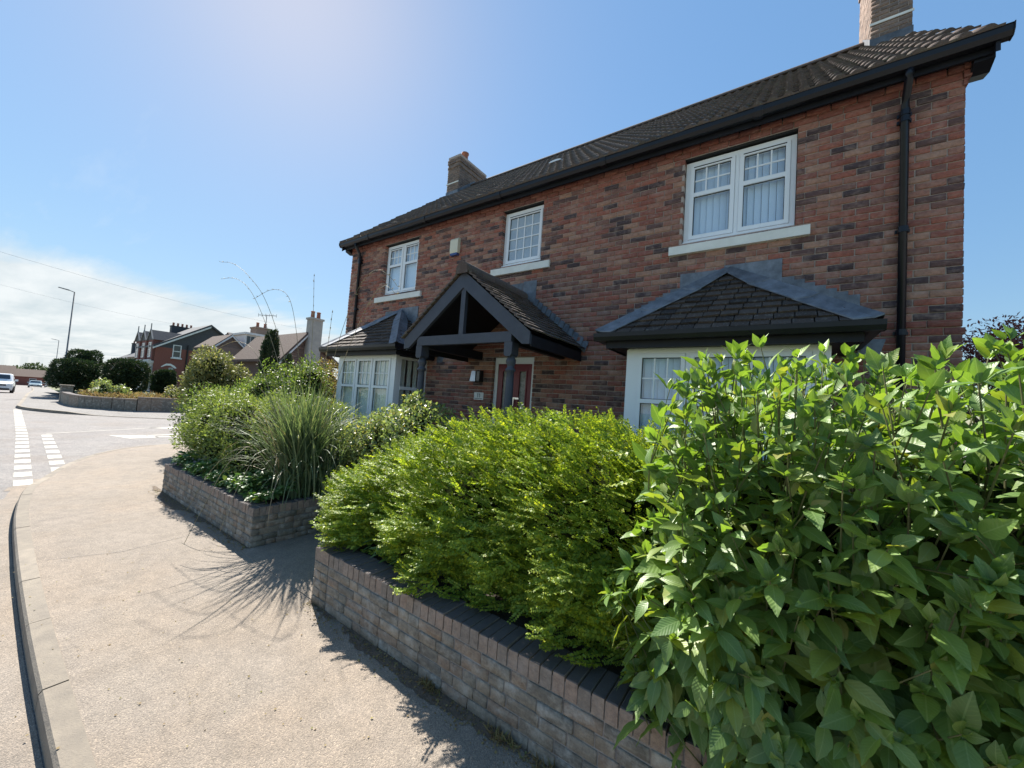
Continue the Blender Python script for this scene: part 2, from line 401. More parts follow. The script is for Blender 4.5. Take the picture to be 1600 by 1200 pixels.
class MB:
    """collects faces in world coordinates (or through a frame) and links them as one mesh"""
    def __init__(self, frame=None):
        self.v, self.f, self.fr = [], [], frame
    def p(self, *q):
        if self.fr:
            O, U, N = self.fr
            q = (O[0] + U[0] * q[0] + N[0] * q[1], O[1] + U[1] * q[0] + N[1] * q[1], O[2] + q[2])
        self.v.append(tuple(q)); return len(self.v) - 1
    def face(self, *pts):
        self.f.append([self.p(*q) for q in pts])
    def box(self, a0, a1, b0, b1, c0, c1):
        i = [self.p(a, b, c) for c in (c0, c1) for b in (b0, b1) for a in (a0, a1)]
        self.f += [[i[0], i[2], i[3], i[1]], [i[4], i[5], i[7], i[6]], [i[0], i[1], i[5], i[4]],
                   [i[2], i[6], i[7], i[3]], [i[0], i[4], i[6], i[2]], [i[1], i[3], i[7], i[5]]]
        return self
    def hexa(self, q):                              # 8 corners: bottom 4 in order, top 4 in order
        i = [self.p(*a) for a in q]
        self.f += [[i[3], i[2], i[1], i[0]], [i[4], i[5], i[6], i[7]]] + [[i[k], i[(k + 1) % 4], i[4 + (k + 1) % 4], i[4 + k]] for k in range(4)]
        return self
    def prism(self, poly, axis_vec):                # polygon swept along a vector
        a = [self.p(*q) for q in poly]
        b = [self.p(*(q[k] + axis_vec[k] for k in range(3))) for q in poly]
        n = len(a)
        self.f += [a[::-1], b] + [[a[k], a[(k + 1) % n], b[(k + 1) % n], b[k]] for k in range(n)]
        return self
    def tube(self, pts, rad, seg=8, caps=True):
        pts = [Vector(q) for q in pts]; rings = []
        rads = rad if isinstance(rad, (list, tuple)) else [rad] * len(pts)
        for k, q in enumerate(pts):
            d = (pts[min(k + 1, len(pts) - 1)] - pts[max(k - 1, 0)]).normalized()
            a = d.cross(Vector((0, 0, 1)) if abs(d.z) < 0.95 else Vector((1, 0, 0))).normalized(); b = d.cross(a)
            rings.append([self.p(*(q + (a * math.cos(t) + b * math.sin(t)) * rads[k])) for t in (2 * math.pi * s / seg for s in range(seg))])
        for r0, r1 in zip(rings, rings[1:]):
            self.f += [[r0[s], r0[(s + 1) % seg], r1[(s + 1) % seg], r1[s]] for s in range(seg)]
        if caps:
            self.f += [rings[0][::-1], rings[-1]]
        return self
    def lathe(self, c, prof, seg=16):
        return self.tube([(c[0], c[1], c[2] + z) for _, z in prof], [max(r, 0.0005) for r, _ in prof], seg)
    def build(self, name, mat, parent=None, smooth=False, **kw):
        me = bpy.data.meshes.new(name)
        me.from_pydata(self.v, [], self.f)
        me.update()
        if smooth:
            me.shade_smooth()
        me.materials.append(MT[mat])
        o = link(bpy.data.objects.new(name, me), parent)
        return tag(o, **kw) if kw else o

def np_mesh(name, V, F, mat, uv=None, smooth=False):
    """V (n,3); F (m,k) of one face size, or a list of such arrays"""
    me = bpy.data.meshes.new(name)
    Fs = F if isinstance(F, list) else [F]
    loops = np.concatenate([f.ravel() for f in Fs]).astype(np.int32)
    starts, s = [], 0
    for f in Fs:
        m, k = f.shape
        starts.append(s + np.arange(m) * k); s += m * k
    starts = np.concatenate(starts).astype(np.int32)
    me.vertices.add(len(V)); me.vertices.foreach_set('co', np.asarray(V, np.float32).ravel())
    me.loops.add(len(loops)); me.loops.foreach_set('vertex_index', loops)
    me.polygons.add(len(starts)); me.polygons.foreach_set('loop_start', starts)
    if uv is not None:
        lay = me.uv_layers.new(name='uv')
        lay.data.foreach_set('uv', np.asarray(uv, np.float32)[loops].ravel())
    me.update(calc_edges=True)
    me.validate()
    if smooth:
        me.shade_smooth()
    me.materials.append(MT[mat])
    return me

def add(name, me, parent=None, basis=None):
    return link(bpy.data.objects.new(name, me), parent, basis)

def bake(T, F, R, t):
    """copies of template (T verts, F faces) under n rotations/scales R (n,3,3) and offsets t (n,3)"""
    n, k = len(t), len(T)
    V = (np.einsum('nij,kj->nki', R, T) + t[:, None, :]).reshape(-1, 3)
    Fs = (F[None] + (np.arange(n) * k)[:, None, None]).reshape(-1, F.shape[1])
    return V, Fs

def norm(a):
    return a / np.maximum(np.linalg.norm(a, axis=-1, keepdims=True), 1e-9)

def basis_from(tipdir, nrm):
    """columns: across, along the leaf, normal"""
    y = norm(tipdir); x = norm(np.cross(y, nrm)); z = np.cross(x, y)
    return np.stack([x, y, z], axis=-1)

CAM = np.array([0, 0, 1.9])

# brick template: front face at y=0 facing -y, chamfered, open at the back; x 0..L, z 0..H
BF = np.array([[0, 1, 2, 3], [4, 5, 1, 0], [5, 6, 2, 1], [6, 7, 3, 2], [7, 4, 0, 3], [8, 9, 5, 4], [9, 10, 6, 5], [10, 11, 7, 6], [11, 8, 4, 7]])
def brick_verts(L, H, dp, jit=0.0, c=0.004):
    q = np.array([[c, 0, c], [L - c, 0, c], [L - c, 0, H - c], [c, 0, H - c], [0, c, 0], [L, c, 0], [L, c, H], [0, c, H],
                  [0, dp, 0], [L, dp, 0], [L, dp, H], [0, dp, H]], float)
    if jit:
        q[:8] += rng.uniform(-jit, jit, (8, 3)) * np.array([1, 0.9, 1])
    return q

def bricks(parent, rects, frame, mat, dp=0.1, limit=300, jit=0.0022, name='brick', rank=None):
    """rects (u0,u1,z0,z1,proud); frame (origin, U, inward N). The `limit` that show largest become objects, the rest one stuff mesh."""
    O, U, N = (np.array(a, float) for a in frame)
    B = np.stack([U, N, np.array([0, 0, 1.0])], axis=1)
    def share(r):
        c = O + U * (r[0] + r[1]) / 2 + N * 0 + np.array([0, 0, (r[2] + r[3]) / 2])
        v = CAM - c; d = np.linalg.norm(v)
        return (r[1] - r[0]) * (r[3] - r[2]) * max(0.0, float(v @ -N)) / d ** 3
    order = sorted(rects, key=rank or share, reverse=True)
    variants = {}
    for r in order[:limit]:
        L, H = round(r[1] - r[0], 4), round(r[3] - r[2], 4)
        k = (L, H, random.randrange(4))
        if k not in variants:
            variants[k] = np_mesh(name, brick_verts(L, H, dp, jit), BF, mat)
        o = O + U * r[0] - N * (r[4] + random.uniform(0, 0.002)) + np.array([0, 0, r[2]])
        m = Matrix([[*B[i], o[i]] for i in range(3)] + [[0, 0, 0, 1]])
        add(name, variants[k], parent, m)
    rest = order[limit:]
    if rest:
        V, F = [], []
        for i, r in enumerate(rest):
            q = brick_verts(r[1] - r[0], r[3] - r[2], dp, jit)
            q[:, 0] += r[0]; q[:, 2] += r[2]; q[:, 1] -= r[4] + random.uniform(0, 0.002)
            V.append(q @ B.T + O); F.append(BF + 12 * i)
        o = add(name + 'work', np_mesh(name + 'work', np.concatenate(V), np.concatenate(F), mat), parent)
        tag(o, kind='stuff')

def courses(u0, u1, z0, n, holes, pitch=0.225, ch=0.075, joint=0.010, proud=0.006, start=0, band=(), headers=False):
    """stretcher bond, cut round the holes (u0,u1,z0,z1)"""
    out = []
    for k in range(n):
        za, zb = z0 + k * ch, z0 + k * ch + ch - joint
        if k in band:
            continue
        cuts = sorted([(max(h[0], u0), min(h[1], u1)) for h in holes if h[2] < zb - 0.012 and h[3] > za + 0.012])
        spans, a = [], u0
        for h0, h1 in cuts:
            if h0 - a > 0.03:
                spans.append((a, h0))
            a = max(a, h1)
        if u1 - a > 0.03:
            spans.append((a, u1))
        off = pitch / 2 if (k + start) % 2 else 0.0
        for s0, s1 in spans:
            j = math.floor((s0 - u0 - off) / pitch)
            x = u0 + off + j * pitch
            while x < s1:
                b0, b1 = max(x, s0), min(x + pitch - joint, s1)
                if s1 - b1 < 0.02:
                    b1 = s1
                if b1 - b0 > 0.025:
                    out.append((b0, b1, za, zb, proud + random.uniform(-0.0015, 0.0025)))
                x += pitch
    return out
# ------------------------------------------------------------------ ground, roads, pavements
def gz(x):                                         # the street falls away gently to the west
    return 0.0 if x > -48 else -0.021 * (-48 - x)

def strip(name, left, right, mat, kind='structure', parent=None, z0=0.0, sub=1):
    """sheet between two polylines of the same length, points (x,y,z)"""
    m = MB()
    for k in range(len(left) - 1):
        m.face(left[k], right[k], right[k + 1], left[k + 1])
    return m.build(name, mat, parent, kind=kind)

# wide land out to the horizon
xs = [-9000, -3000, -1200, -600, -330, -200, -120, -80, -48, 0, 60, 400, 3000]
m = MB()
for a, b in zip(xs, xs[1:]):
    za, zb = max(gz(a), -7.0) - 0.18, max(gz(b), -7.0) - 0.18
    m.face((a, -9000, za), (b, -9000, zb), (b, 9000, zb), (a, 9000, za))
m.build('ground', 'grass', kind='structure')
xs = [-320, -260, -200, -150, -120, -90, -70, -58, -48, -30, -12, 0, 14, 60]
m = MB()
for a, b in zip(xs, xs[1:]):
    m.face((a, -7.6 + 0.055 * max(0, -a - 20), gz(a) - 0.125), (b, -7.6 + 0.055 * max(0, -b - 20), gz(b) - 0.125), (b, 60, gz(b) - 0.125), (a, 60, gz(a) - 0.125))
m.build('road', 'road', kind='structure')
# opposite side of the main street
m = MB()
for a, b in zip(xs, xs[1:]):
    ya, yb = -7.6 + 0.055 * max(0, -a - 20), -7.6 + 0.055 * max(0, -b - 20)
    m.hexa([(a, ya - 3, gz(a) - 0.2), (b, yb - 3, gz(b) - 0.2), (b, yb, gz(b) - 0.2), (a, ya, gz(a) - 0.2), (a, ya - 3, gz(a)), (b, yb - 3, gz(b)), (b, yb, gz(b)), (a, ya, gz(a))])
m.build('opposite_pavement', 'far_pavement', kind='structure')

# house side: kerb line (back edge) with the radius into the side street
KL = [(4.5, 0.50), (0, 0.51), (-2.6, 0.515), (-4.5, 0.52), (-6.6, 0.56), (-8.5, 0.64), (-10.2, 0.84), (-12.1, 1.29), (-13.6, 1.85), (-14.6, 2.45), (-15.2, 3.1), (-15.6, 4.2), (-15.8, 6.0), (-15.9, 9), (-16, 20)]
def smooth_line(P, step):
    P = [Vector(p) for p in P]; out = []
    for i in range(len(P) - 1):
        p0, p1, p2, p3 = P[max(i - 1, 0)], P[i], P[i + 1], P[min(i + 2, len(P) - 1)]
        n = max(2, int((p2 - p1).length / 0.06))
        for s in range(n):
            t = s / n
            out.append(0.5 * ((2 * p1) + (p2 - p0) * t + (2 * p0 - 5 * p1 + 4 * p2 - p3) * t * t + (3 * p1 - p0 - 3 * p2 + p3) * t ** 3))
    out.append(P[-1])
    res, acc = [out[0]], 0.0
    for a, b in zip(out, out[1:]):
        acc += (b - a).length
        if acc >= step:
            res.append(b); acc = 0.0
    return res
KP = smooth_line(KL, 0.30)
def drop(x):                                       # dropped kerb at the corner crossing
    t = min(max((-9.4 - x) / 2.2, 0), 1)
    return -0.105 * t * t * (3 - 2 * t)
def nrm2(P, k):
    d = (P[min(k + 1, len(P) - 1)] - P[max(k - 1, 0)]).normalized()
    return Vector((d.y, -d.x))                     # towards the house
# pavement between the kerb and the garden walls
m = MB()
back = []
for k, p in enumerate(KP):
    t_ = min(max((-8.3 - p.x) / 6.6, 0), 1)
    back.append(Vector((p.x, 2.12)) if p.x > -8.3 else Vector((-8.3 - 3.2 * t_, max(2.12 + 2.6 * t_, p.y if t_ == 1 else 0))))
for k in range(len(KP) - 1):
    a, b, c, d = KP[k], KP[k + 1], back[k + 1], back[k]
    za, zb = drop(a.x), drop(b.x)
    N = 5
    for j in range(N):
        s, t = j / N, (j + 1) / N
        e = lambda p, q, s, z: (p.x + (q.x - p.x) * s, p.y + (q.y - p.y) * s, z * (1 - s) ** 1.6 - 0.002)
        m.face(e(a, d, s, za), e(b, c, s, zb), e(b, c, t, zb), e(a, d, t, za))
pave = m.build('pavement', 'pavement', kind='structure', smooth=True)
# worn joint lines across the pavement
for pts in ([(-6.0, 0.60), (-5.8, 1.1), (-5.95, 1.9)], [(-7.6, 0.66), (-7.75, 1.3), (-8.0, 1.95)]):
    m = MB()
    for (x0, y0), (x1, y1) in zip(pts, pts[1:]):
        d = Vector((y1 - y0, x0 - x1)).normalized() * 0.0028
        m.face((x0 - d.x, y0 - d.y, 0.0025), (x0 + d.x, y0 + d.y, 0.0025), (x1 + d.x, y1 + d.y, 0.0025), (x1 - d.x, y1 - d.y, 0.0025))
    m.build('tarmac_joint', 'road', pave)
# soil washed out along the foot of the walls
def soil_edge(x0, x1, y, w0, w1, seed):
    q = random.Random(seed); m = MB(); x = x0; w = w0; pts = []
    while x < x1:
        w = min(max(w + q.uniform(-0.03, 0.03), w0), w1); pts.append((x, w)); x += q.uniform(0.02, 0.05)
    for (a, wa), (b, wb) in zip(pts, pts[1:]):
        m.face((a, y, 0.0035), (a, y - wa, 0.002), (b, y - wb, 0.002), (b, y, 0.0035))
    return m.build('soil_wash', 'dust_soil', kind='stuff')
soil_edge(-3.42, 0.9, 1.945, 0.02, 0.13, 1)
soil_edge(-9.0, -5.0, 2.06, 0.03, 0.22, 2)
# kerb stones, one by one
kerb = empty('kerb', (0, 0.5, 0)); tag(kerb, kind='structure')
for k in range(0, len(KP) - 3, 3):
    P3 = [KP[k + j] for j in range(4)]
    prof = [(-0.128, -0.2), (-0.119, -0.024), (-0.104, -0.003), (0.0, 0.0)]
    m = MB(); rows = []
    jz = random.uniform(-0.002, 0.003)
    for j, p in enumerate(P3):
        n = nrm2(KP, k + j)
        sh = -0.005 if j == 0 else (0.005 if j == 3 else 0.0)
        dirv = Vector((n.y, -n.x))
        q = p - dirv * sh * -1
        rows.append([m.p(q.x + n.x * a, q.y + n.y * a, z + jz + (drop(p.x) if z > -0.15 else 0)) for a, z in prof] + [m.p(q.x, q.y, -0.2)])
    for r0, r1 in zip(rows, rows[1:]):
        for i in range(4):
            m.f.append([r0[i], r0[i + 1], r1[i + 1], r1[i]])
    m.f += [rows[0][::-1], rows[-1]]
    m.build('kerbstone', 'kerb', kerb)
# grit and silt lying in the channel
m = MB()
for k in range(len(KP) - 1):
    if KP[k].x > -11:
        n0, n1 = nrm2(KP, k), nrm2(KP, k + 1)
        w0 = 0.2 + 0.05 * math.sin(k * 1.7)
        m.face(*[(q.x + n.x * a, q.y + n.y * a, -0.1205) for q, n, a in ((KP[k], n0, -0.13), (KP[k], n0, -0.13 - w0), (KP[k + 1], n1, -0.13 - w0), (KP[k + 1], n1, -0.13))])
m.build('channel_silt', 'pavement', kind='stuff')

# far corner: pavement, kerb, markings
FK = smooth_line([(-320, 22.0), (-150, 9.6), (-72, 4.6), (-50, 3.0), (-36, 1.98), (-32.6, 1.72), (-31.0, 1.85), (-29.6, 2.3), (-28.4, 2.95), (-27.0, 4.2), (-26.0, 5.6), (-25.6, 8), (-25.5, 30)], 0.6)
FW = lambda p: Vector((p.x - 4.6, p.y)) if p.y > 4.4 and p.x > -28 else (Vector((p.x, p.y + 1.75)) if p.x < -33 else Vector((-33 + (p.x + 33) * 0.45, p.y + 1.9)))
m = MB()
def fdrop(p):
    t = min(max((p.y - 2.9) / 0.8, 0), 1) if p.x > -30 else 0
    return -0.11 * t
for a, b in zip(FK, FK[1:]):
    c, d = FW(b), FW(a)
    m.face((a.x, a.y, gz(a.x) + fdrop(a)), (d.x, d.y, gz(d.x)), (c.x, c.y, gz(c.x)), (b.x, b.y, gz(b.x) + fdrop(b)))
m.build('far_pavement', 'far_pavement', kind='structure')
fk = empty('far_kerb', (-31, 1.8, 0)); tag(fk, kind='structure')
for a, b in zip(FK, FK[1:]):
    if a.x < -110:
        continue
    d = (b - a).normalized(); n = Vector((d.y, -d.x))
    if n.dot(FW(a) - a) > 0:
        n = -n
    m = MB()
    za, zb = gz(a.x) + fdrop(a) + 0.006, gz(b.x) + fdrop(b) + 0.006
    lo = -0.16
    m.hexa([(a.x, a.y, gz(a.x) + lo), (b.x, b.y, gz(b.x) + lo), (b.x + n.x * 0.13, b.y + n.y * 0.13, gz(b.x) + lo), (a.x + n.x * 0.13, a.y + n.y * 0.13, gz(a.x) + lo),
            (a.x, a.y, za), (b.x, b.y, zb), (b.x + n.x * 0.13, b.y + n.y * 0.13, zb), (a.x + n.x * 0.13, a.y + n.y * 0.13, za)])
    m.build('kerbstone', 'kerb', fk)

mk = empty('give_way_markings', (-15, 0.9, -0.1)); tag(mk, kind='structure')
def dash(pts, z=-0.120, name='painted_dash'):
    m = MB(); m.face(*[(x, y, z) for x, y in pts]); m.build(name, 'white_paint', mk)
def row(x0, y0a, y0b, x1, y1a, y1b, n, fill=0.62):
    for k in range(n):
        t0, t1 = k / n, (k + fill) / n
        L = lambda a, b, t: a + (b - a) * t
        dash([(L(x0, x1, t0), L(y0a, y1a, t0)), (L(x0, x1, t0), L(y0b, y1b, t0)), (L(x0, x1, t1), L(y0b, y1b, t1)), (L(x0, x1, t1), L(y0a, y1a, t1))])
row(-10.75, 0.60, 0.82, -19.3, 1.0, 1.23, 10)
row(-19.3, 1.0, 1.23, -31.0, 1.42, 1.66, 13, 0.66)
row(-11.9, 1.12, 1.34, -19.3, 1.49, 1.70, 8)
dash([(-19.35, 1.6), (-19.25, 1.6), (-21.3, 5.3), (-21.4, 5.3)], name='painted_line')
dash([(-18.5, 2.85), (-17.35, 3.2), (-17.5, 4.0), (-18.3, 3.75)], name='painted_wedge')
dash([(-18.25, 3.75), (-18.05, 3.75), (-18.9, 7.5), (-19.1, 7.5)], name='painted_line')
dash([(-17.75, 3.9), (-17.55, 3.9), (-17.6, 7.5), (-17.8, 7.5)], name='painted_line')
dash([(-20.9, 4.3), (-20.3, 5.1), (-20.9, 6.6), (-21.3, 5.4)], name='painted_wedge')

# ------------------------------------------------------------------ plot: beds, path
m = MB()
m.face((-8.4, 2.2, 0.44), (-5.06, 2.2, 0.44), (-5.06, D, 0.46), (-8.4, D, 0.46))
m.face((-3.3, 2.1, 0.44), (4.2, 2.1, 0.44), (4.2, D, 0.46), (-3.3, D, 0.46))
m.face((-13.0, 3.4, 0.3), (-8.4, 3.4, 0.43), (-8.4, 30, 0.43), (-13.0, 30, 0.3))
m.face((1.42, D, 0.46), (14, D, 0.46), (14, 40, 0.46), (1.42, 40, 0.46))
m.build('garden_soil', 'soil', kind='structure')
m = MB()
m.box(-5.0, -3.4, 1.95, 3.75, -0.1, 0.006)
m.box(-5.0, -3.4, 3.75, 4.3, -0.1, 0.16)
m.box(-5.0, -3.4, 4.3, D, -0.1, 0.34)
m.build('garden_path', 'pavement', kind='structure')
m = MB()
m.box(-4.6, -2.7, 3.95, D, 0.34, 0.50)
m.build('porch_step', 'kerb', kind='structure')
# ------------------------------------------------------------------ the brick house
XL, XR = -9.055, 1.400
EAVE, RIDGE_Y, RIDGE_Z = 5.50, 8.90, 8.86
house = empty('brick_house', (-3.8, D, 0.4), 'two storey red brick house with dark tiled roof, black gutters and gabled porch', 'house')
# openings in the front: x0 x1 z0 z1
OP = {'wr': (-1.158, 0.085, 4.225, 5.412), 'wm': (-4.255, -3.390, 4.365, 5.412), 'wl': (-7.71, -6.53, 4.20, 5.412),
      'door': (-4.235, -3.375, 0.5, 2.713), 'bl': (-7.75, -6.03, 0.7, 2.66), 'br': (-1.43, 0.30, 0.7, 2.66)}
def wall_panel(m, u0, u1, z0, z1, holes, y0, y1):
    us = sorted({u0, u1, *[h[0] - 0.002 for h in holes], *[h[1] + 0.002 for h in holes]})
    zs = sorted({z0, z1, *[h[2] - 0.002 for h in holes], *[h[3] + 0.002 for h in holes]})
    for a, b in zip(us, us[1:]):
        for c, d in zip(zs, zs[1:]):
            if not any(h[0] < (a + b) / 2 < h[1] and h[2] < (c + d) / 2 < h[3] for h in holes):
                m.box(a, b, y0, y1, c, d)
m = MB()
wall_panel(m, XL + 0.005, XR - 0.005, 0.0, 5.56, list(OP.values()), D + 0.002, D + 0.28)
m.box(XL + 0.005, XL + 0.28, D + 0.28, 12.4, 0, 5.56)
m.box(XR - 0.28, XR - 0.005, D + 0.28, 12.4, 0, 5.56)
m.box(XL + 0.28, XR - 0.28, 12.15, 12.4, 0, 5.56)
m.box(XL + 0.28, XR - 0.28, D + 0.28, 12.15, 2.95, 3.05)
m.box(XL + 0.28, XR - 0.28, D + 0.28, 12.15, 5.40, 5.45)
for x in (XL + 0.005, XR - 0.28):
    m.prism([(x, D + 0.1, 5.56), (x, 12.3, 5.56), (x, RIDGE_Y, 8.55)], (0.275, 0, 0))
wall = m.build('wall', 'mortar', house)
holes = list(OP.values())
hide = [(-2.0, 0.95, 0, 2.8), (-8.3, -5.5, 0, 2.8)]
R_ = courses(XL, XR, 0.466, 68, holes, band=(32, 33, 66, 67), proud=0.0085)
def rank_house(r):
    cx, cz = (r[0] + r[1]) / 2, (r[2] + r[3]) / 2
    if cz < 2.95 or (cz < 3.8 and (abs(cx + 0.55) < 1.35 - (cz - 2.9) * 1.2 or abs(cx + 6.9) < 1.35 - (cz - 2.9) * 1.2 or abs(cx + 3.7) < 1.1)):
        return 0
    return (r[1] - r[0]) / (cx ** 2 + D ** 2 + (cz - 1.9) ** 2) ** 1.5
FR = ((0, D, 0), (1, 0, 0), (0, 1, 0))
bricks(wall, R_, FR, 'brick', limit=300, rank=rank_house)
# band course at first floor and the corbelled courses under the eaves: plain red bricks standing proud
band = []
for k, zz, pr in ((0, 0.466 + 32 * 0.075, 0.014), (1, 0.466 + 33 * 0.075, 0.022), (1, 0.466 + 66 * 0.075, 0.016), (0, 0.466 + 67 * 0.075, 0.03)):
    band += [(a, b, c, d, pr) for a, b, c, d, _ in courses(XL - 0.012, XR + 0.02, zz, 1, [h for h in holes if h[3] < 3], start=k)]
bricks(wall, band, FR, 'red_brick', limit=0, name='band_course_brick')
for side, xs_ in ((XR, 1),):
    rr = courses(D, 12.4, 0.466, 68, [])
    bricks(wall, rr, ((XR, 0, 0), (0, 1, 0), (-1, 0, 0)), 'brick', limit=0, name='side_brick')
    rr = courses(-12.4, -D, 0.466, 68, [])
    bricks(wall, rr, ((XL, 0, 0), (0, -1, 0), (1, 0, 0)), 'brick', limit=0, name='side_brick')
m = MB()
for k in range(3):                                  # kneeler at the foot of the right gable
    m.box(XR - 0.01 + 0.0 * k, XR + 0.02 + 0.022 * k, D - 0.02 - 0.012 * k, D + 0.3, 5.342 + 0.075 * k, 5.405 + 0.075 * k)
m.build('kneeler', 'red_brick', house)

# ---- roof: backing and profiled tiles
SL = math.atan2(RIDGE_Z - 5.67, RIDGE_Y - 5.16)
cs, sn = math.cos(SL), math.sin(SL)
SLEN = math.hypot(RIDGE_Z - 5.67, RIDGE_Y - 5.16)
m = MB()
y2 = 2 * RIDGE_Y - 5.16
for (ya, yb) in ((5.16, RIDGE_Y), (y2, RIDGE_Y)):
    m.hexa([(XL - 0.16, ya, 5.57), (XR + 0.19, ya, 5.57), (XR + 0.19, yb, RIDGE_Z - 0.10), (XL - 0.16, yb, RIDGE_Z - 0.10),
            (XL - 0.16, ya, 5.64), (XR + 0.19, ya, 5.64), (XR + 0.19, yb, RIDGE_Z - 0.03), (XL - 0.16, yb, RIDGE_Z - 0.03)])
roof = m.build('roof', 'slate', house)
TW, TG = 0.30, 0.345
prof = [(0, 0), (0.025, 0.022), (0.05, 0.03), (0.075, 0.022), (0.10, 0.0), (0.15, 0.0), (0.175, 0.022), (0.20, 0.03), (0.225, 0.022), (0.25, 0.0), (0.298, 0.0)]
def roman_tile(jit):
    T = []
    for yy, lift in ((0, 0.030), (0.39, 0.0)):
        for (x, h) in prof:
            T.append((x, yy + random.uniform(-jit, jit), h + lift + 0.012))
    for (x, h) in prof:
        T.append((x, 0.002, 0.030 - 0.008))
    n = len(prof)
    F = [[k, k + 1, n + k + 1, n + k] for k in range(n - 1)] + [[2 * n + k, 2 * n + k + 1, k + 1, k] for k in range(n - 1)]
    return np.array(T), np.array(F)
tiles = []
nr = int(SLEN / TG) + 1
for r in range(nr):
    off = 0.15 if r % 2 else 0.0
    nc = int((XR + 0.22 - XL + 0.18) / TW)
    for c in range(nc + 1):
        x = XL - 0.17 + c * TW - off
        if x < XL - 0.3 or x + TW > XR + 0.26:
            continue
        s = r * TG - 0.05
        if s > SLEN - 0.12:
            continue
        tiles.append((x, 5.16 + s * cs, 5.65 + s * sn))
tiles.sort(key=lambda q: (q[0] ** 2 + q[1] ** 2 + (q[2] - 1.9) ** 2))
TB = np.array([[1, 0, 0], [0, cs, -sn], [0, sn, cs]])
vs = []
for k in range(4):
    T, F = roman_tile(0.006)
    vs.append(np_mesh('tile', T, F, 'tile', smooth=False))
for q in tiles[:300]:
    j = TB @ np.array([[math.cos(a := random.uniform(-0.008, 0.008)), -math.sin(a), 0], [math.sin(a), math.cos(a), 0], [0, 0, 1]])
    mm = Matrix([[*j[i], q[i] + (random.uniform(-0.003, 0.003) if i else 0)] for i in range(3)] + [[0, 0, 0, 1]])
    add('tile', random.choice(vs), roof, mm)
V, F = bake(*roman_tile(0.004), np.repeat(TB[None], len(tiles) - 300, 0), np.array(tiles[300:]) + rng.uniform(-0.003, 0.003, (len(tiles) - 300, 3)))
tag(add('tiling', np_mesh('tiling', V, F, 'tile'), roof), kind='stuff')
nrt = 24
for k in range(nrt):                                # ridge tiles
    x0 = XL - 0.1 + k * (XR - XL + 0.24) / nrt; x1 = XL - 0.1 + (k + 1) * (XR - XL + 0.24) / nrt - 0.002
    m = MB()
    pr = [(RIDGE_Y + 0.13 * math.cos(t), RIDGE_Z - 0.03 + 0.11 * math.sin(t)) for t in (math.pi * s / 8 for s in range(9))]
    m.prism([(x0, y, z) for y, z in pr], (x1 - x0, 0, 0)); m.build('ridge_tile', 'tile', roof)
# small pale roof vent seen against the tiles
m = MB(); c0 = (-3.98, 6.62, 5.65 + (6.62 - 5.16) * sn / cs + 0.10)
pr = [(0.15 * math.cos(t), 0.04 * math.sin(t)) for t in (math.pi * s / 8 for s in range(9))]
m.prism([(c0[0] + a, c0[1], c0[2] + b) for a, b in pr], (0, 0.22, 0.05))
m.build('roof_vent', 'upvc', house)

# ---- eaves: fascia, soffit, gutter, downpipes
m = MB()
m.box(XL - 0.12, XR + 0.15, 5.24, 5.265, 5.495, 5.65)
m.build('fascia', 'fascia', house)
m = MB(); m.box(XL - 0.12, XR + 0.15, 5.265, D + 0.01, 5.567, 5.58); m.build('soffit', 'fascia', house)
for x in (XR + 0.135, XL - 0.16):
    m = MB()                   # boxed bargeboards on both gables
    for (a, b) in ((5.17, RIDGE_Y), (y2 - 0.01, RIDGE_Y)):
        m.hexa([(x, a, 5.45), (x + 0.03, a, 5.45), (x + 0.03, b, RIDGE_Z - 0.24), (x, b, RIDGE_Z - 0.24), (x, a, 5.63), (x + 0.03, a, 5.63), (x + 0.03, b, RIDGE_Z - 0.05), (x, b, RIDGE_Z - 0.05)])
    m.build('bargeboard', 'fascia', house)
for x0, x1 in ((XR + 0.03, XR + 0.165), (XL - 0.16, XL - 0.02)):
    m = MB(); m.prism([(x0, 5.27, 5.47), (x0, 5.40, 5.42), (x0, D + 0.16, 5.46), (x0, D + 0.2, 5.565), (x0, 5.27, 5.565)], (x1 - x0, 0, 0))
    m.build('eaves_box', 'fascia', house)
def gutter(name, p0, p1, n, parent, r=0.062):
    """square-line gutter between two points; n outward"""
    d = (Vector(p1) - Vector(p0)); L = d.length; d.normalize(); n = Vector(n)
    m = MB()
    sec = [(0.0, 0.0), (0.0, -0.055), (0.02, -0.088), (0.085, -0.088), (0.112, -0.05), (0.118, 0.0), (0.125, 0.004), (0.125, 0.010), (0.106, 0.010), (0.10, -0.045), (0.078, -0.075), (0.025, -0.075), (0.01, -0.05), (0.01, 0.0)]
    m.prism([tuple(Vector(p0) + n * a + Vector((0, 0, z))) for a, z in sec], tuple(d * L))
    g = m.build(name, 'black', parent)
    for e in (0, L):                                # stop ends
        k = MB(); k.prism([tuple(Vector(p0) + d * (e - 0.004) + n * a + Vector((0, 0, z))) for a, z in ((-0.004, 0.012), (-0.004, -0.06), (0.018, -0.093), (0.09, -0.093), (0.122, -0.05), (0.13, 0.014))], tuple(d * 0.008))
        k.build('stop_end', 'black', g)
    return g
gutter('gutter', (XL - 0.21, 5.235, 5.635), (XR + 0.23, 5.235, 5.635), (0, -1, 0), house)
for k in range(5):                                  # gutter unions and brackets
    xx = XL + 0.9 + k * 1.95
    m = MB(); m.prism([(xx, 5.240 - a, 5.635 + z) for a, z in ((0.0, 0.006), (0.0, -0.06), (0.016, -0.094), (0.09, -0.094), (0.118, -0.052), (0.126, 0.016), (0.134, 0.016), (0.126, -0.055), (0.095, -0.102), (0.012, -0.102), (-0.008, -0.06), (-0.008, 0.006))][::-1], (0.09, 0, 0))
    m.build('gutter_union', 'black', house)
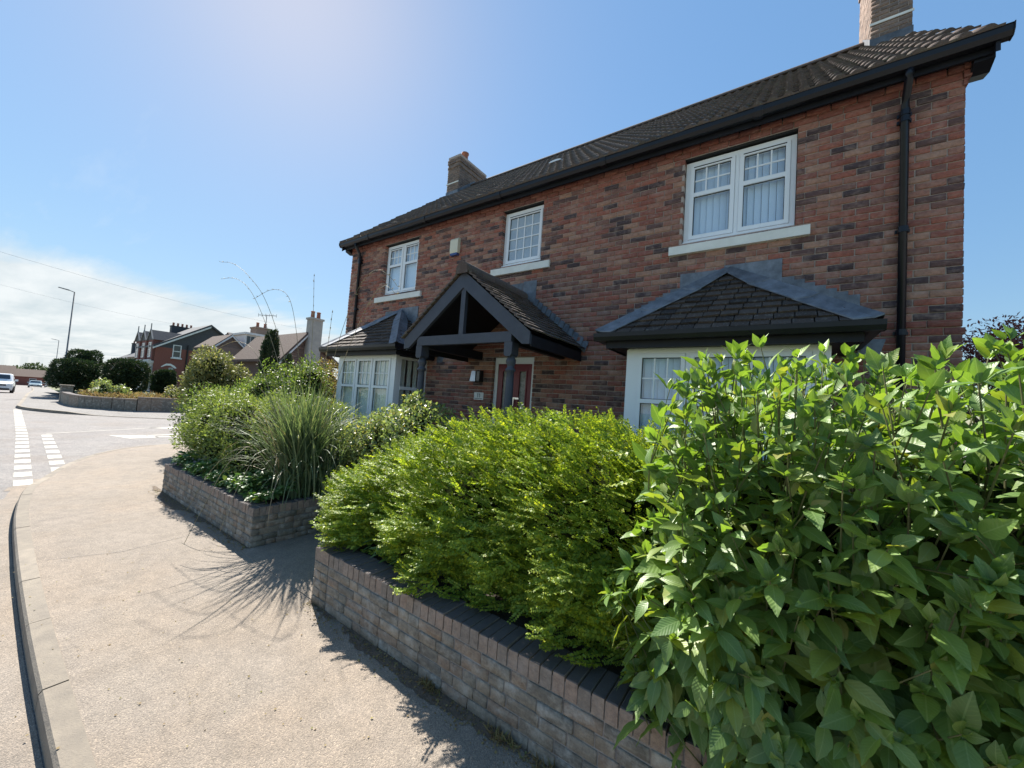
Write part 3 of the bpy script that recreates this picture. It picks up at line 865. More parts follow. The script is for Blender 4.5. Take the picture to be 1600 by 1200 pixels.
def downpipe(x, y0):
    m = MB()
    m.tube([(x, 5.18, 5.55), (x, 5.18, 5.50), (x, 5.20, 5.46), (x, y0 - 0.03, 5.34), (x, y0, 5.28), (x, y0, 0.45)], 0.034, 12)
    p = m.build('downpipe', 'black', house, True)
    for z in (5.09, 5.16, 3.92, 2.86, 1.7):
        k = MB(); k.tube([(x, y0, z), (x, y0, z + 0.06)], 0.041, 12); k.box(x - 0.055, x + 0.055, y0 + 0.03, D, z + 0.01, z + 0.045)
        k.build('pipe_clip', 'black', p)
downpipe(0.975, D - 0.06)
downpipe(-8.62, D - 0.06)

# ---- chimneys
def chimney(x0, x1, y0, y1, z0, z1, pot, parent=house):
    m = MB(); m.box(x0 + 0.004, x1 - 0.004, y0 + 0.004, y1 - 0.004, z0, z1 - 0.01)
    m.box(x0 - 0.01, x1 + 0.01, y0 - 0.01, y1 + 0.01, z1 - 0.02, z1 + 0.05)
    c = m.build('chimney', 'mortar', parent)
    n = int((z1 - z0) / 0.075)
    for fr, u0, u1 in ((((x0, y0, 0), (1, 0, 0), (0, 1, 0)), 0, x1 - x0), (((x1, y0, 0), (0, 1, 0), (-1, 0, 0)), 0, y1 - y0), (((x0, y1, 0), (0, -1, 0), (1, 0, 0)), 0, y1 - y0)):
        rr = courses(u0, u1, z0, n, [], proud=0.004)
        rr = [(a - (0.02 if d > z1 - 0.16 else 0) * (a < 0.01), b + (0.02 if d > z1 - 0.16 else 0) * (b > u1 - 0.01), q, d, pr + (0.022 if d > z1 - 0.16 or (z1 - 0.31 < d < z1 - 0.23) else 0)) for a, b, q, d, pr in rr]
        bricks(c, rr, fr, 'chimney_brick', dp=0.03, limit=36 if fr[1][0] == 1 else 0, name='chimney_brick')
    if pot:
        k = MB(); k.lathe((pot[0], pot[1], z1 + 0.04), [(0.11, 0), (0.10, 0.05), (0.095, 0.22), (0.12, 0.25), (0.12, 0.29), (0.085, 0.30), (0.085, 0.1)], 14)
        k.build('chimney_pot', 'clay', c, True)
    return c
c = chimney(-8.86, -8.38, 8.22, 9.50, 7.6, 9.52, (-8.55, 8.60))
m = MB(); m.box(-8.88, -8.365, 8.205, 8.215, 8.25, 8.42); m.build('apron_flashing', 'lead', c)
zf = lambda yy: 5.65 + (yy - 5.16) * sn / cs
m = MB(); m.prism([(-8.378, 8.21, zf(8.21)), (-8.378, 8.95, zf(8.95)), (-8.378, 8.95, zf(8.95) + 0.18), (-8.378, 8.21, zf(8.21) + 0.18)], (-8.37 - (-8.378), 0, 0)); m.build('side_flashing', 'lead', c)
m = MB(); m.box(-8.885, -8.362, 8.2, 8.212, 8.66, 8.70); m.build('tray_band', 'sill', c)
c = chimney(1.075, 1.565, 8.22, 9.50, 7.6, 10.6, (1.3, 8.8))
m = MB(); m.box(1.06, 1.58, 8.205, 8.215, 8.25, 8.42); m.build('apron_flashing', 'lead', c)
zf = lambda yy: 5.65 + (yy - 5.16) * sn / cs
m = MB(); m.prism([(1.06, 8.21, zf(8.21)), (1.06, 8.95, zf(8.95)), (1.06, 8.95, zf(8.95) + 0.18), (1.06, 8.21, zf(8.21) + 0.18)], (1.068 - (1.06), 0, 0)); m.build('side_flashing', 'lead', c)
m = MB(); m.box(1.055, 1.585, 8.2, 8.212, 8.66, 8.70); m.build('tray_band', 'sill', c)

# ---- windows
def casement_window(parent, name, frame, W, z0, z1, cols, transom, grid, blind, vents=True, plain_grid=None, f=0.055, s=0.05):
    """frame: (origin at left inner face, U along, N inward); frame profile in front at d=0"""
    m = MB(frame)
    H = z1 - z0
    m.box(0, W, 0.0, 0.07, z0, z0 + f); m.box(0, W, 0.0, 0.07, z1 - f, z1)
    m.box(0, f, 0.0, 0.07, z0 + f, z1 - f); m.box(W - f, W, 0.0, 0.07, z0 + f, z1 - f)
    cw = (W - 2 * f) / cols
    for c in range(1, cols):
        m.box(f + c * cw - 0.022, f + c * cw + 0.022, 0.0, 0.07, z0 + f, z1 - f)
    win = m.build(name, 'upvc', parent)
    for c in range(cols):
        a = f + c * cw + (0.022 if c else 0) + 0.003; b = f + (c + 1) * cw - (0.022 if c < cols - 1 else 0) - 0.003
        c0, c1 = z0 + f + 0.003, z1 - f - 0.003
        m = MB(frame)                               # the sash stands a little proud of the frame
        m.box(a, b, -0.014, 0.05, c0, c0 + s); m.box(a, b, -0.014, 0.05, c1 - s, c1)
        m.box(a, a + s, -0.014, 0.05, c0 + s, c1 - s); m.box(b - s, b, -0.014, 0.05, c0 + s, c1 - s)
        zt = None
        if transom:
            zt = c0 + (c1 - c0) * transom
            m.box(a + s, b - s, -0.014, 0.05, zt - s * 0.55, zt + s * 0.55)
        m.build('sash', 'upvc', win)
        areas = [(c0 + s, zt - s * 0.55, None), (zt + s * 0.55, c1 - s, grid)] if zt else [(c0 + s, c1 - s, plain_grid)]
        for p0, p1, g in areas:
            gl = MB(frame); gl.box(a + s, b - s, 0.016, 0.022, p0, p1); gl.build('pane', 'glass' if blind != 'frosted' else 'frosted', win)
            k = MB(frame)
            for q0, q1, w0, w1 in ((a + s, b - s, p0, p0 + 0.007), (a + s, b - s, p1 - 0.007, p1), (a + s, a + s + 0.007, p0 + 0.007, p1 - 0.007), (b - s - 0.007, b - s, p0 + 0.007, p1 - 0.007)):
                k.box(q0, q1, 0.004, 0.015, w0, w1)
            k.build('glazing_seal', 'seal', win)
            if g:
                k = MB(frame); nx, nz = g
                for i in range(1, nx):
                    u = a + s + (b - a - 2 * s) * i / nx; k.box(u - 0.009, u + 0.009, 0.002, 0.015, p0 + 0.007, p1 - 0.007)
                for i in range(1, nz):
                    z = p0 + (p1 - p0) * i / nz; k.box(a + s + 0.007, b - s - 0.007, 0.0035, 0.0145, z - 0.009, z + 0.009)
                k.build('glazing_bar', 'upvc', win)
        if vents:
            k = MB(frame); k.box(a + 0.04, b - 0.04, -0.018, -0.0145, c1 - s * 0.62, c1 - s * 0.38); k.build('trickle_vent', 'seal', win)
    if blind == 'vertical':
        n = int(W / 0.082)
        for i in range(n):
            u = 0.03 + i * (W - 0.06) / n
            k = MB(frame); k.hexa([(u, 0.085, z0 + 0.02), (u + 0.074, 0.105, z0 + 0.02), (u + 0.074, 0.107, z0 + 0.02), (u, 0.087, z0 + 0.02), (u, 0.085, z1 - 0.02), (u + 0.074, 0.105, z1 - 0.02), (u + 0.074, 0.107, z1 - 0.02), (u, 0.087, z1 - 0.02)])
            k.build('blind_slat', 'blind', win)
    elif blind == 'roller':
        k = MB(frame); k.box(0.03, W - 0.03, 0.078, 0.085, z0 + 0.03, z1 - 0.03); k.build('roller_blind', 'blind', win)
    elif blind == 'curtain':
        k = MB(frame); n = int(W / 0.04)
        for i in range(n):
            u0, u1 = 0.02 + i * (W - 0.04) / n, 0.02 + (i + 1) * (W - 0.04) / n
            d0, d1 = (0.085, 0.105) if i % 2 else (0.105, 0.085)
            k.face((u0, d0, z0 + 0.02), (u1, d1, z0 + 0.02), (u1, d1, z1 - 0.02), (u0, d0, z1 - 0.02))
        k.build('curtain', 'curtain', win)
    return win
def fr(x, y):
    return ((x, y, 0), (1, 0, 0), (0, 1, 0))
WY = D + 0.085
for key, cols, tr, grid, blind, sx0, sx1, sz0, sz1, pg in (('wr', 2, 0.60, (3, 2), 'vertical', -1.305, 0.225, 4.065, 4.178, None),
                                                  ('wm', 1, None, None, 'frosted', -4.42, -3.19, 4.20, 4.318, (4, 4)),
                                                  ('wl', 2, 0.60, (3, 2), 'roller', -7.90, -6.312, 4.037, 4.153, None)):
    x0, x1, z0, z1 = OP[key]
    z0 += 0.012; z1 -= 0.028; x0 += 0.006; x1 -= 0.006
    w = casement_window(house, 'window', fr(x0, WY), x1 - x0, z0, z1, cols, tr, grid, blind, True, pg)
    m = MB()                                        # stone sill with a weathered top and uPVC cill over it
    m.prism([(sx0, D - 0.055, sz0), (sx0, D - 0.055, sz1), (sx0, D + 0.02, sz1 + 0.012), (sx0, D + 0.02, sz0)], (sx1 - sx0, 0, 0))
    m.prism([(x0 + 0.001, D + 0.021, sz1 - 0.05), (x0 + 0.001, D + 0.021, sz1 + 0.012), (x0 + 0.001, D + 0.10, z0 - 0.009), (x0 + 0.001, D + 0.10, sz1 - 0.05)], (x1 - x0 - 0.002, 0, 0))
    m.build('sill', 'sill', w)
    m = MB(); m.box(OP[key][0], OP[key][1], D + 0.02, D + 0.2, OP[key][3] - 0.006, OP[key][3] + 0.004); m.build('lintel_shade', 'seal', w)  # black strip puts the shadow under the window head into colour
    m = MB(); m.box(x0 + 0.002, x1 - 0.002, D + 0.03, WY - 0.001, z0 - 0.008, z0 + 0.012); m.build('cill', 'upvc', w)
    if blind == 'frosted':
        m = MB(); m.box(x0 + 0.05, x1 - 0.05, WY + 0.09, WY + 0.10, z0, z1); m.build('roller_blind', 'blind', w)

# ---- bay windows
def bay(cx, blind):
    fx0, fx1, fy = cx - 0.965, cx + 0.965, 4.60
    gx0, gx1, gy = cx - 1.30, cx + 1.30, 4.30
    zt, zg, za = 2.655, 2.82, 3.735
    w = casement_window(house, 'bay_window', fr(fx0 + 0.09, fy), fx1 - fx0 - 0.18, 1.28, zt, 3, 0.56, (3, 2), blind, False, None, 0.05, 0.045)
    m = MB()
    for x in (fx0, fx1 - 0.09):
        m.box(x, x + 0.09, fy, fy + 0.09, 1.28, zt)
    m.box(fx0 + 0.01, fx1 - 0.01, fy + 0.012, fy + 0.08, zt, zt + 0.05)
    m.build('corner_post', 'upvc', w)
    for o, U, N in (((fx1 - 0.002, fy + 0.09, 0), (0, 1, 0), (-1, 0, 0)), ((fx0 + 0.002, D, 0), (0, -1, 0), (1, 0, 0))):
        mm = MB((o, U, N)); W = D - fy - 0.09
        for q in ((0, W, 0, 0.07, 1.28, 1.33), (0, W, 0, 0.07, zt - 0.05, zt), (0, 0.05, 0, 0.07, 1.33, zt - 0.05), (W - 0.05, W, 0, 0.07, 1.33, zt - 0.05), (0.05, W - 0.05, -0.01, 0.05, 2.02, 2.08)):
            mm.box(*q)
        mm.build('side_frame', 'upvc', w)
        for p0, p1 in ((1.33, 2.02), (2.08, zt - 0.05)):
            g = MB((o, U, N)); g.box(0.05, W - 0.05, 0.02, 0.026, p0, p1); g.build('pane', 'glass', w)
        g = MB((o, U, N)); n = 12
        for i in range(n):
            if i % 3 == 1:
                continue
            u = 0.05 + i * (W - 0.1) / n
            g.box(u, u + 0.045, 0.12, 0.125, 1.32, zt - 0.04)
        g.build('side_blind', 'curtain', w)
    m = MB(); m.box(fx0 - 0.03, fx1 + 0.03, fy - 0.05, D, 1.18, 1.28); m.build('sill', 'upvc', w)
    m = MB(); m.box(fx0 + 0.02, fx1 - 0.02, fy + 0.03, D, 0.42, 1.18); bw = m.build('dwarf_wall', 'mortar', w)
    # fascia, soffit, gutter
    m = MB()
    m.box(gx0 + 0.13, gx1 - 0.13, gy + 0.125, gy + 0.145, zg - 0.165, zg - 0.005)
    for x in (gx0 + 0.13, gx1 - 0.15):
        m.box(x, x + 0.02, gy + 0.145, D, zg - 0.165, zg - 0.005)
    m.box(gx0 + 0.15, gx1 - 0.15, gy + 0.145, D, zg - 0.15, zg - 0.135)
    m.build('fascia', 'fascia', w)
    gutter('gutter', (gx0, gy + 0.122, zg - 0.005), (gx1, gy + 0.122, zg - 0.005), (0, -1, 0), w) if False else None
    m = MB()
    sec = [(0.0, 0.0), (0.0, -0.07), (0.03, -0.085), (0.10, -0.085), (0.122, -0.04), (0.125, 0.006), (0.108, 0.006), (0.10, -0.035), (0.085, -0.07), (0.03, -0.07), (0.012, -0.05), (0.012, 0.0)]
    m.prism([(gx0 + 0.01, gy + 0.122 - a, zg - 0.005 + z) for a, z in sec], (gx1 - gx0 - 0.02, 0, 0))
    m.prism([(gx1 - 0.13 + a, gy + 0.02, zg - 0.004 + z) for a, z in sec], (0, D - gy - 0.02, 0))
    m.prism([(gx0 + 0.13 - a, gy + 0.02, zg - 0.004 + z) for a, z in sec], (0, D - gy - 0.02, 0))
    m.build('gutter', 'black', w)
    # half-pyramid roof: deck, small tiles, lead hips and flashings
    A = Vector((cx, D, za)); L0, R0 = Vector((gx0 + 0.06, gy + 0.06, zg)), Vector((gx1 - 0.06, gy + 0.06, zg))
    LW, RW = Vector((gx0 + 0.06, D, zg)), Vector((gx1 - 0.06, D, zg))
    m = MB()
    dz = Vector((0, 0, -0.03))
    for t in ((L0, R0, A), (R0, RW, A), (LW, L0, A)):
        m.face(*[tuple(q + dz) for q in t])
    m.face(*[tuple(q + dz) for q in (L0, LW, RW, R0)])
    deck = m.build('roof_deck', 'slate', w)
    def slope_tiles(P, Q, T, mat='bay_tile'):
        e = (Q - P).normalized(); n = e.cross(T - P).normalized(); up = n.cross(e)
        Lh = (T - P).dot(up); gauge = 0.128; rows_ = int(Lh / gauge)
        for r in range(rows_):
            s = r * gauge - 0.03
            t = max(0, (s + 0.02) / Lh)
            a = P + (T - P) * t; b = Q + (T - Q) * t
            u0, u1 = (a - P).dot(e) + 0.02, (b - P).dot(e) - 0.02
            u = u0 - (0.0825 if r % 2 else 0) + 0.03
            while u < u1:
                q0, q1 = max(u, u0), min(u + 0.158, u1)
                if q1 - q0 > 0.05:
                    j = [random.uniform(-0.009, 0.009) for _ in range(4)]
                    lift = 0.034 + random.uniform(-0.005, 0.006)
                    c = []
                    for uu, ss, hh in ((q0, s + j[0], lift), (q1, s + j[1], lift + j[2] * 0.4), (q1, s + 0.165, 0.006), (q0, s + 0.165, 0.006)):
                        c.append(P + e * uu + up * ss + n * hh)
                    k = MB()
                    k.hexa([tuple(q - n * 0.022) for q in c] + [tuple(q) for q in c])
                    k.build('tile', mat, w)
                u += 0.168
    slope_tiles(L0, R0, A)
    slope_tiles(R0, RW, A)
    slope_tiles(LW, L0, A)
    for E0, sgn in ((L0, -1), (R0, 1)):             # lead hip: three sheets lapped, with a roll
        d = A - E0
        for k in range(3):
            a, b = E0 + d * (k / 3 - 0.012), E0 + d * ((k + 1) / 3)
            wd = 0.175
            nf = (R0 - L0).cross(A - L0).normalized()
            ns = (RW - R0).cross(A - R0).normalized() if sgn > 0 else (L0 - LW).cross(A - LW).normalized()
            inf = Vector((-sgn, 0, 0)); inf = (inf - nf * inf.dot(nf)).normalized()
            ins = Vector((0, 1, 0)); ins = (ins - ns * ins.dot(ns)).normalized()
            up_ = (nf + ns).normalized()
            h = 0.044 + 0.007 * k
            m = MB()
            ra, rb = a + up_ * (h + 0.03), b + up_ * (h + 0.03)
            fa, fb = a + inf * wd + nf * h, b + inf * wd * (1 if k < 2 else 0.3) + nf * h
            sa, sb = a + ins * wd + ns * h, b + ins * wd * (1 if k < 2 else 0.3) + ns * h
            g1a, g1b = a + inf * 0.04 + nf * (h + 0.006), b + inf * 0.03 + nf * (h + 0.006)
            g2a, g2b = a + ins * 0.04 + ns * (h + 0.006), b + ins * 0.03 + ns * (h + 0.006)
            for q in ((fa, g1a, g1b, fb), (g1a, ra, rb, g1b), (ra, g2a, g2b, rb), (g2a, sa, sb, g2b)):
                q = list(q)
                m.face(*[tuple(x) for x in (q if sgn < 0 else q[::-1])])
            ed = Vector((0, 0, -0.012))
            m.face(tuple(fa), tuple(fb), tuple(fb + ed), tuple(fa + ed))
            m.face(tuple(fa), tuple(g1a), tuple(g1a + ed), tuple(fa + ed)); m.face(tuple(g1a), tuple(ra), tuple(ra + ed), tuple(g1a + ed))
            m.build('lead_hip', 'lead', w)
    # lead against the wall: stepped sheets
    m = MB(); m.box(cx - 0.56, cx - 0.03, D - 0.016, D - 0.006, za - 0.25, za + 0.06); m.build('flashing', 'lead', w)
    m = MB(); m.box(cx - 0.04, cx + 0.56, D - 0.021, D - 0.011, za - 0.28, za + 0.10); m.build('flashing', 'lead', w)
    for sgn in (-1, 1):
        for k in range(7):
            x = cx + sgn * (0.56 + 0.095 * k); zz = za - (0.56 + 0.095 * k) / 1.24 * (za - zg)
            m = MB(); m.box(min(x, x + sgn * 0.12), max(x, x + sgn * 0.12), D - 0.018 - 0.0015 * k, D - 0.006, zz - 0.09, zz + 0.23 + 0.25 * (0.21 + 0.095 * k)); m.build('flashing', 'lead', w)
    m = MB(); m.prism([(gx1 - 0.06, D - 0.012, zg + 0.02), (gx1 - 0.06, D - 0.012, zg - 0.2), (gx1 + 0.10, D - 0.012, zg - 0.2), (gx1 + 0.16, D - 0.012, zg + 0.02)], (0, 0.008, 0)); m.build('flashing', 'lead', w)
    return w
bay(-0.585, 'vertical')
bay(-6.92, 'curtain')

# ---- porch
PX, PY, EZ, PZ, PH = -3.695, 3.885, 2.80, 3.72, 1.17
m = MB()
for sgn in (-1, 1):                                 # rafter barge in front, one piece each side
    x1 = PX + sgn * PH
    q = [(PX, PY, PZ), (x1, PY, EZ), (x1, PY, EZ - 0.155), (x1 - sgn * 0.11, PY, EZ - 0.15), (PX, PY, PZ - 0.235)]
    m.prism(q if sgn > 0 else q[::-1], (0, 0.05, 0))
porch = m.build('porch', 'porch_wood', house)
m = MB(); m.box(PX - 0.885, PX + 0.885, PY + 0.012, PY + 0.09, 2.685, 2.82); m.build('tie_beam', 'porch_wood', porch)
m = MB(); m.box(PX - 0.04, PX + 0.04, PY + 0.02, PY + 0.08, 2.82, PZ - 0.2); m.build('king_post', 'porch_wood', porch)
for sgn in (-1, 1):
    x1 = PX + sgn * PH
    m = MB(); m.box(min(x1, x1 - sgn * 0.025), max(x1, x1 - sgn * 0.025), PY + 0.051, D, EZ - 0.175, EZ - 0.005); m.build('side_fascia', 'fascia', porch)
    xb = PX + sgn * 0.84
    m = MB(); m.box(xb - 0.045, xb + 0.045, PY + 0.091, D, 2.66, 2.80); m.build('side_beam', 'fascia', porch)
    yc = PY + 0.11
    m = MB()
    m.box(xb - 0.062, xb + 0.062, yc - 0.062 - 0.03, yc + 0.062, 2.53, 2.685)
    m.prism([(xb - 0.062, yc - 0.092, 2.53), (xb + 0.062, yc - 0.092, 2.53), (xb + 0.035, yc - 0.092, 2.50), (xb - 0.035, yc - 0.092, 2.50)], (0, 0.154, 0))
    m.build('post_head', 'porch_wood', porch)
    m = MB()
    m.lathe((xb, yc, 0.5), [(0.062, 0), (0.062, 0.22), (0.05, 0.24), (0.06, 0.27), (0.05, 0.30), (0.058, 0.45), (0.06, 0.9), (0.056, 1.4), (0.050, 1.72), (0.047, 1.80), (0.068, 1.82), (0.068, 1.84), (0.046, 1.865), (0.05, 1.89), (0.064, 1.93), (0.064, 1.96), (0.05, 1.99), (0.045, 2.0), (0.05, 2.035)], 20)
    m.build('column', 'porch_wood', porch, True)
m = MB()
for sgn in (-1, 1):
    x1 = PX + sgn * PH
    q = [(PX, PY + 0.03, PZ + 0.0), (x1, PY + 0.03, EZ + 0.0), (x1, PY + 0.03, EZ - 0.03), (PX, PY + 0.03, PZ - 0.04)]
    m.prism(q if sgn > 0 else q[::-1], (0, D - PY - 0.03, 0))
pdeck = m.build('porch_deck', 'fascia', porch)
m = MB(); m.box(PX - 0.80, PX + 0.80, PY + 0.1, D, 2.805, 2.82); m.build('porch_ceiling', 'fascia', porch) if False else None
def porch_tiles(sgn):
    P = Vector((PX + sgn * (PH + 0.03), PY - 0.03, EZ + 0.012)); T = Vector((PX, PY - 0.03, PZ + 0.045))
    e = Vector((0, 1, 0)); up = (T - P).normalized(); n = Vector((sgn * up.z, 0, abs(up.x)))
    Lh = (T - P).length; gauge = 0.105; W = D - PY + 0.03
    for r in range(int(Lh / gauge)):
        s = r * gauge - 0.02; u = -(0.0825 if r % 2 else 0)
        while u < W - 0.03:
            q0, q1 = max(u, 0) + 0.002, min(u + 0.162, W)
            if q1 - q0 > 0.04:
                j = [random.uniform(-0.006, 0.006) for _ in range(3)]; lift = 0.032 + random.uniform(-0.004, 0.006)
                c = [P + e * uu + up * ss + n * hh for uu, ss, hh in ((q0, s + j[0], lift), (q1, s + j[1], lift + j[2] * 0.4), (q1, s + 0.15, 0.006), (q0, s + 0.15, 0.006))]
                k = MB(); k.hexa([tuple(q - n * 0.020) for q in c] + [tuple(q) for q in c]) if sgn < 0 else k.hexa([tuple(q - n * 0.020) for q in c[::-1]] + [tuple(q) for q in c[::-1]])
                k.build('tile', 'tile', porch)
            u += 0.166
porch_tiles(1); porch_tiles(-1)
for k in range(5):
    y0 = PY - 0.05 + k * (D - PY + 0.05) / 5; y1 = PY - 0.05 + (k + 1) * (D - PY + 0.05) / 5 - 0.008
    m = MB()
    pr = [(PX + 0.115 * math.cos(t), PZ + 0.01 + 0.115 * math.sin(t)) for t in (-0.25 + (math.pi + 0.5) * s / 10 for s in range(11))]
    m.prism([(x, y0, z) for x, z in pr], (0, y1 - y0, 0)); m.build('ridge_tile', 'tile', porch)
m = MB(); m.prism([(PX - 0.11, PY - 0.062, PZ - 0.05), (PX + 0.11, PY - 0.062, PZ - 0.05), (PX + 0.10, PY - 0.062, PZ + 0.06), (PX, PY - 0.062, PZ + 0.125), (PX - 0.10, PY - 0.062, PZ + 0.06)], (0, 0.012, 0)); m.build('ridge_end', 'brown_tile', porch)
m = MB(); m.box(PX + 0.0, PX + 0.27, D - 0.014, D - 0.006, PZ - 0.16, PZ + 0.30); m.build('flashing', 'lead', porch)
m = MB(); m.box(PX - 0.27, PX - 0.01, D - 0.014, D - 0.006, PZ - 0.16, PZ + 0.28); m.build('flashing', 'lead', porch)
for sgn in (-1, 1):
    for k in range(12):
        f0 = 0.16 + k * 0.073
        x = PX + sgn * PH * f0; zz = PZ - (PZ - EZ) * f0
        s0 = Vector((x, D - 0.016 - 0.001 * (k % 3), zz)); 
        q = [s0 + Vector((sgn * -0.01, 0, 0.0)), s0 + Vector((sgn * 0.10, 0, -0.08)), s0 + Vector((sgn * 0.165, 0, 0.085)), s0 + Vector((sgn * 0.075, 0, 0.13))]
        q[1].y -= 0.014; q[2].y -= 0.016; m = MB(); m.prism([tuple(v) for v in (q if sgn > 0 else q[::-1])], (0, 0.006, 0)); m.build('flashing', 'lead', porch)

# ---- front door, light, number plaque, alarm box
x0, x1, z0, z1 = OP['door']
m = MB()
FYD = D + 0.06
m.box(x0 + 0.004, x0 + 0.07, FYD, FYD + 0.08, z0, z1 - 0.004); m.box(x1 - 0.07, x1 - 0.004, FYD, FYD + 0.08, z0, z1 - 0.004); m.box(x0 + 0.07, x1 - 0.07, FYD, FYD + 0.08, z1 - 0.115, z1 - 0.004)
door = m.build('door', 'upvc', house)
m = MB(); dx0, dx1, dz1 = x0 + 0.073, x1 - 0.073, z1 - 0.118
gl = [(dx0 + 0.11, dx0 + 0.245), (dx1 - 0.245, dx1 - 0.11)]
cols_ = [dx0, gl[0][0], gl[0][1], gl[1][0], gl[1][1], dx1]
for i in range(5):
    if i in (1, 3):
        m.box(cols_[i], cols_[i + 1], FYD + 0.01, FYD + 0.055, z0 + 0.02, 1.15); m.box(cols_[i], cols_[i + 1], FYD + 0.01, FYD + 0.055, dz1 - 0.13, dz1)
    else:
        m.box(cols_[i], cols_[i + 1], FYD + 0.01, FYD + 0.055, z0 + 0.02, dz1)
m.build('door_leaf', 'door', door)
for a, b in gl:
    m = MB(); m.box(a, b, FYD + 0.03, FYD + 0.036, 1.15, dz1 - 0.13); m.build('pane', 'leaded', door)
    m = MB()
    for q in ((a - 0.022, a, 1.13, dz1 - 0.11), (b, b + 0.022, 1.13, dz1 - 0.11), (a, b, 1.128, 1.15), (a, b, dz1 - 0.13, dz1 - 0.108)):
        m.box(q[0], q[1], FYD - 0.004, FYD + 0.0095, q[2], q[3])
    m.build('door_moulding', 'door', door)
m = MB(); m.box(PX - 0.11, PX + 0.02, FYD - 0.012, FYD + 0.009, 1.98, 2.01); m.box(PX - 0.10, PX - 0.07, FYD - 0.03, FYD + 0.0095, 1.86, 2.0); m.build('door_knocker', 'chrome', door)
m = MB(); m.box(dx1 - 0.09, dx1 - 0.06, FYD - 0.004, FYD + 0.0095, 1.42, 1.62); m.tube([(dx1 - 0.075, FYD - 0.04, 1.53), (dx1 - 0.19, FYD - 0.04, 1.53)], 0.011, 8); m.build('handle', 'chrome', door)
m = MB()
m.hexa([(-4.66, D - 0.13, 2.26), (-4.53, D - 0.13, 2.26), (-4.53, D - 0.006, 2.26), (-4.66, D - 0.006, 2.26), (-4.64, D - 0.11, 2.45), (-4.55, D - 0.11, 2.45), (-4.55, D - 0.006, 2.45), (-4.64, D - 0.006, 2.45)])
wl_ = m.build('wall_light', 'steel', house)
m = MB(); m.box(-4.526, -4.44, D - 0.11, D - 0.006, 2.255, 2.462); m.build('light_shade', 'seal', wl_)
m = MB(); m.box(-4.515, -4.45, D - 0.114, D - 0.1105, 2.275, 2.44); m.build('light_lens', 'dark_glass', wl_)
m = MB(); m.box(-4.622, -4.40, D - 0.016, D - 0.007, 1.93, 2.065); plq = m.build('number_plaque', 'plaque', house)
m = MB()                                            # a thin painted border, the house number and a line of small lettering
yq = D - 0.0172
def ink(a, b, c, d):
    m.box(a, b, yq, D - 0.0161, c, d)
for a in (-4.545, -4.500):
    pass
ink(-4.536, -4.524, 1.972, 2.042); ink(-4.550, -4.536, 2.030, 2.042)
ink(-4.492, -4.480, 1.972, 2.042); ink(-4.506, -4.492, 2.030, 2.042)
for k, (a, wd) in enumerate(((-4.602, 0.02), (-4.578, 0.012), (-4.561, 0.02), (-4.537, 0.016), (-4.515, 0.02), (-4.491, 0.012), (-4.473, 0.022), (-4.447, 0.016))):
    ink(a, a + wd, 1.946, 1.957)
for a in (-4.612, -4.416):
    ink(a - 0.003, a + 0.003, 1.994, 2.0)
m.build('lettering', 'ink', plq)
m = MB(); m.prism([(-5.49, D - 0.006, 4.80), (-5.49, D - 0.075, 4.80), (-5.49, D - 0.085, 4.86), (-5.49, D - 0.085, 5.06), (-5.49, D - 0.06, 5.10), (-5.49, D - 0.006, 5.10)], (0.21, 0, 0)); al = m.build('alarm_box', 'cream_plastic', house)
m = MB(); m.box(-5.475, -5.295, D - 0.082, D - 0.01, 4.755, 4.799); m.build('alarm_lens', 'blue_plastic', al)
# ------------------------------------------------------------------ garden walls
def garden_rects(u0, u1, nc=5, z0=0.0):
    out = []
    for k in range(nc):
        za, zb = z0 + k * 0.075, z0 + k * 0.075 + 0.066
        u = u0 - random.uniform(0, 0.12)
        while u < u1:
            L = random.choice((0.215, 0.215, 0.215, 0.1025, 0.1025, 0.16))
            a, b = max(u, u0), min(u + L, u1)
            if b - a > 0.03:
                out.append((a, b, za + random.uniform(-0.002, 0.002), zb + random.uniform(-0.002, 0.002), 0.004 + random.uniform(-0.003, 0.004)))
            u += L + 0.009
    return out
def coping(parent, x0, x1, y0, y1, z, along='x', dp=0.105, keep=300):
    """bricks on edge laid across the wall"""
    u = x0 if along == 'x' else y0
    end = x1 if along == 'x' else y1
    while u < end - 0.03:
        L = 0.0655 + random.uniform(-0.003, 0.003)
        b = min(u + L, end)
        j = lambda s=0.003: random.uniform(-s, s)
        c = 0.004
        zt = z + dp + j(0.004)
        m = MB()
        if along == 'x':
            f0, f1 = y0 + j(0.004), y1 + j(0.004)
            lo = [(u, f0, z), (b, f0, z), (b, f1, z), (u, f1, z)]
            mid = [(u, f0, zt - c), (b, f0, zt - c + j(0.002)), (b, f1, zt - c), (u, f1, zt - c)]
            top = [(u + c, f0 + c * 1.5, zt), (b - c, f0 + c * 1.5, zt), (b - c, f1 - c, zt), (u + c, f1 - c, zt)]
        else:
            f0, f1 = x0 + j(0.004), x1 + j(0.004)
            lo = [(f0, u, z), (f1, u, z), (f1, b, z), (f0, b, z)]
            mid = [(f0, u, zt - c), (f1, u, zt - c), (f1, b, zt - c), (f0, b, zt - c)]
            top = [(f0 + c, u + c, zt), (f1 - c * 1.5, u + c, zt), (f1 - c * 1.5, b - c, zt), (f0 + c, b - c, zt)]
        A = [[m.p(*q) for q in r] for r in (lo, mid, top)]
        for r0, r1 in zip(A, A[1:]):
            m.f += [[r0[k], r0[(k + 1) % 4], r1[(k + 1) % 4], r1[k]] for k in range(4)]
        m.f.append(A[2])
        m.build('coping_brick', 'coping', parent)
        u = b + 0.008
WX0, WY0 = -3.39, 1.935
gw = empty('garden_wall', (-1.2, 2.04, 0), 'low weathered brick wall with brick-on-edge coping under the big-leaved hydrangea', 'garden wall', 'low brick walls round the front beds')
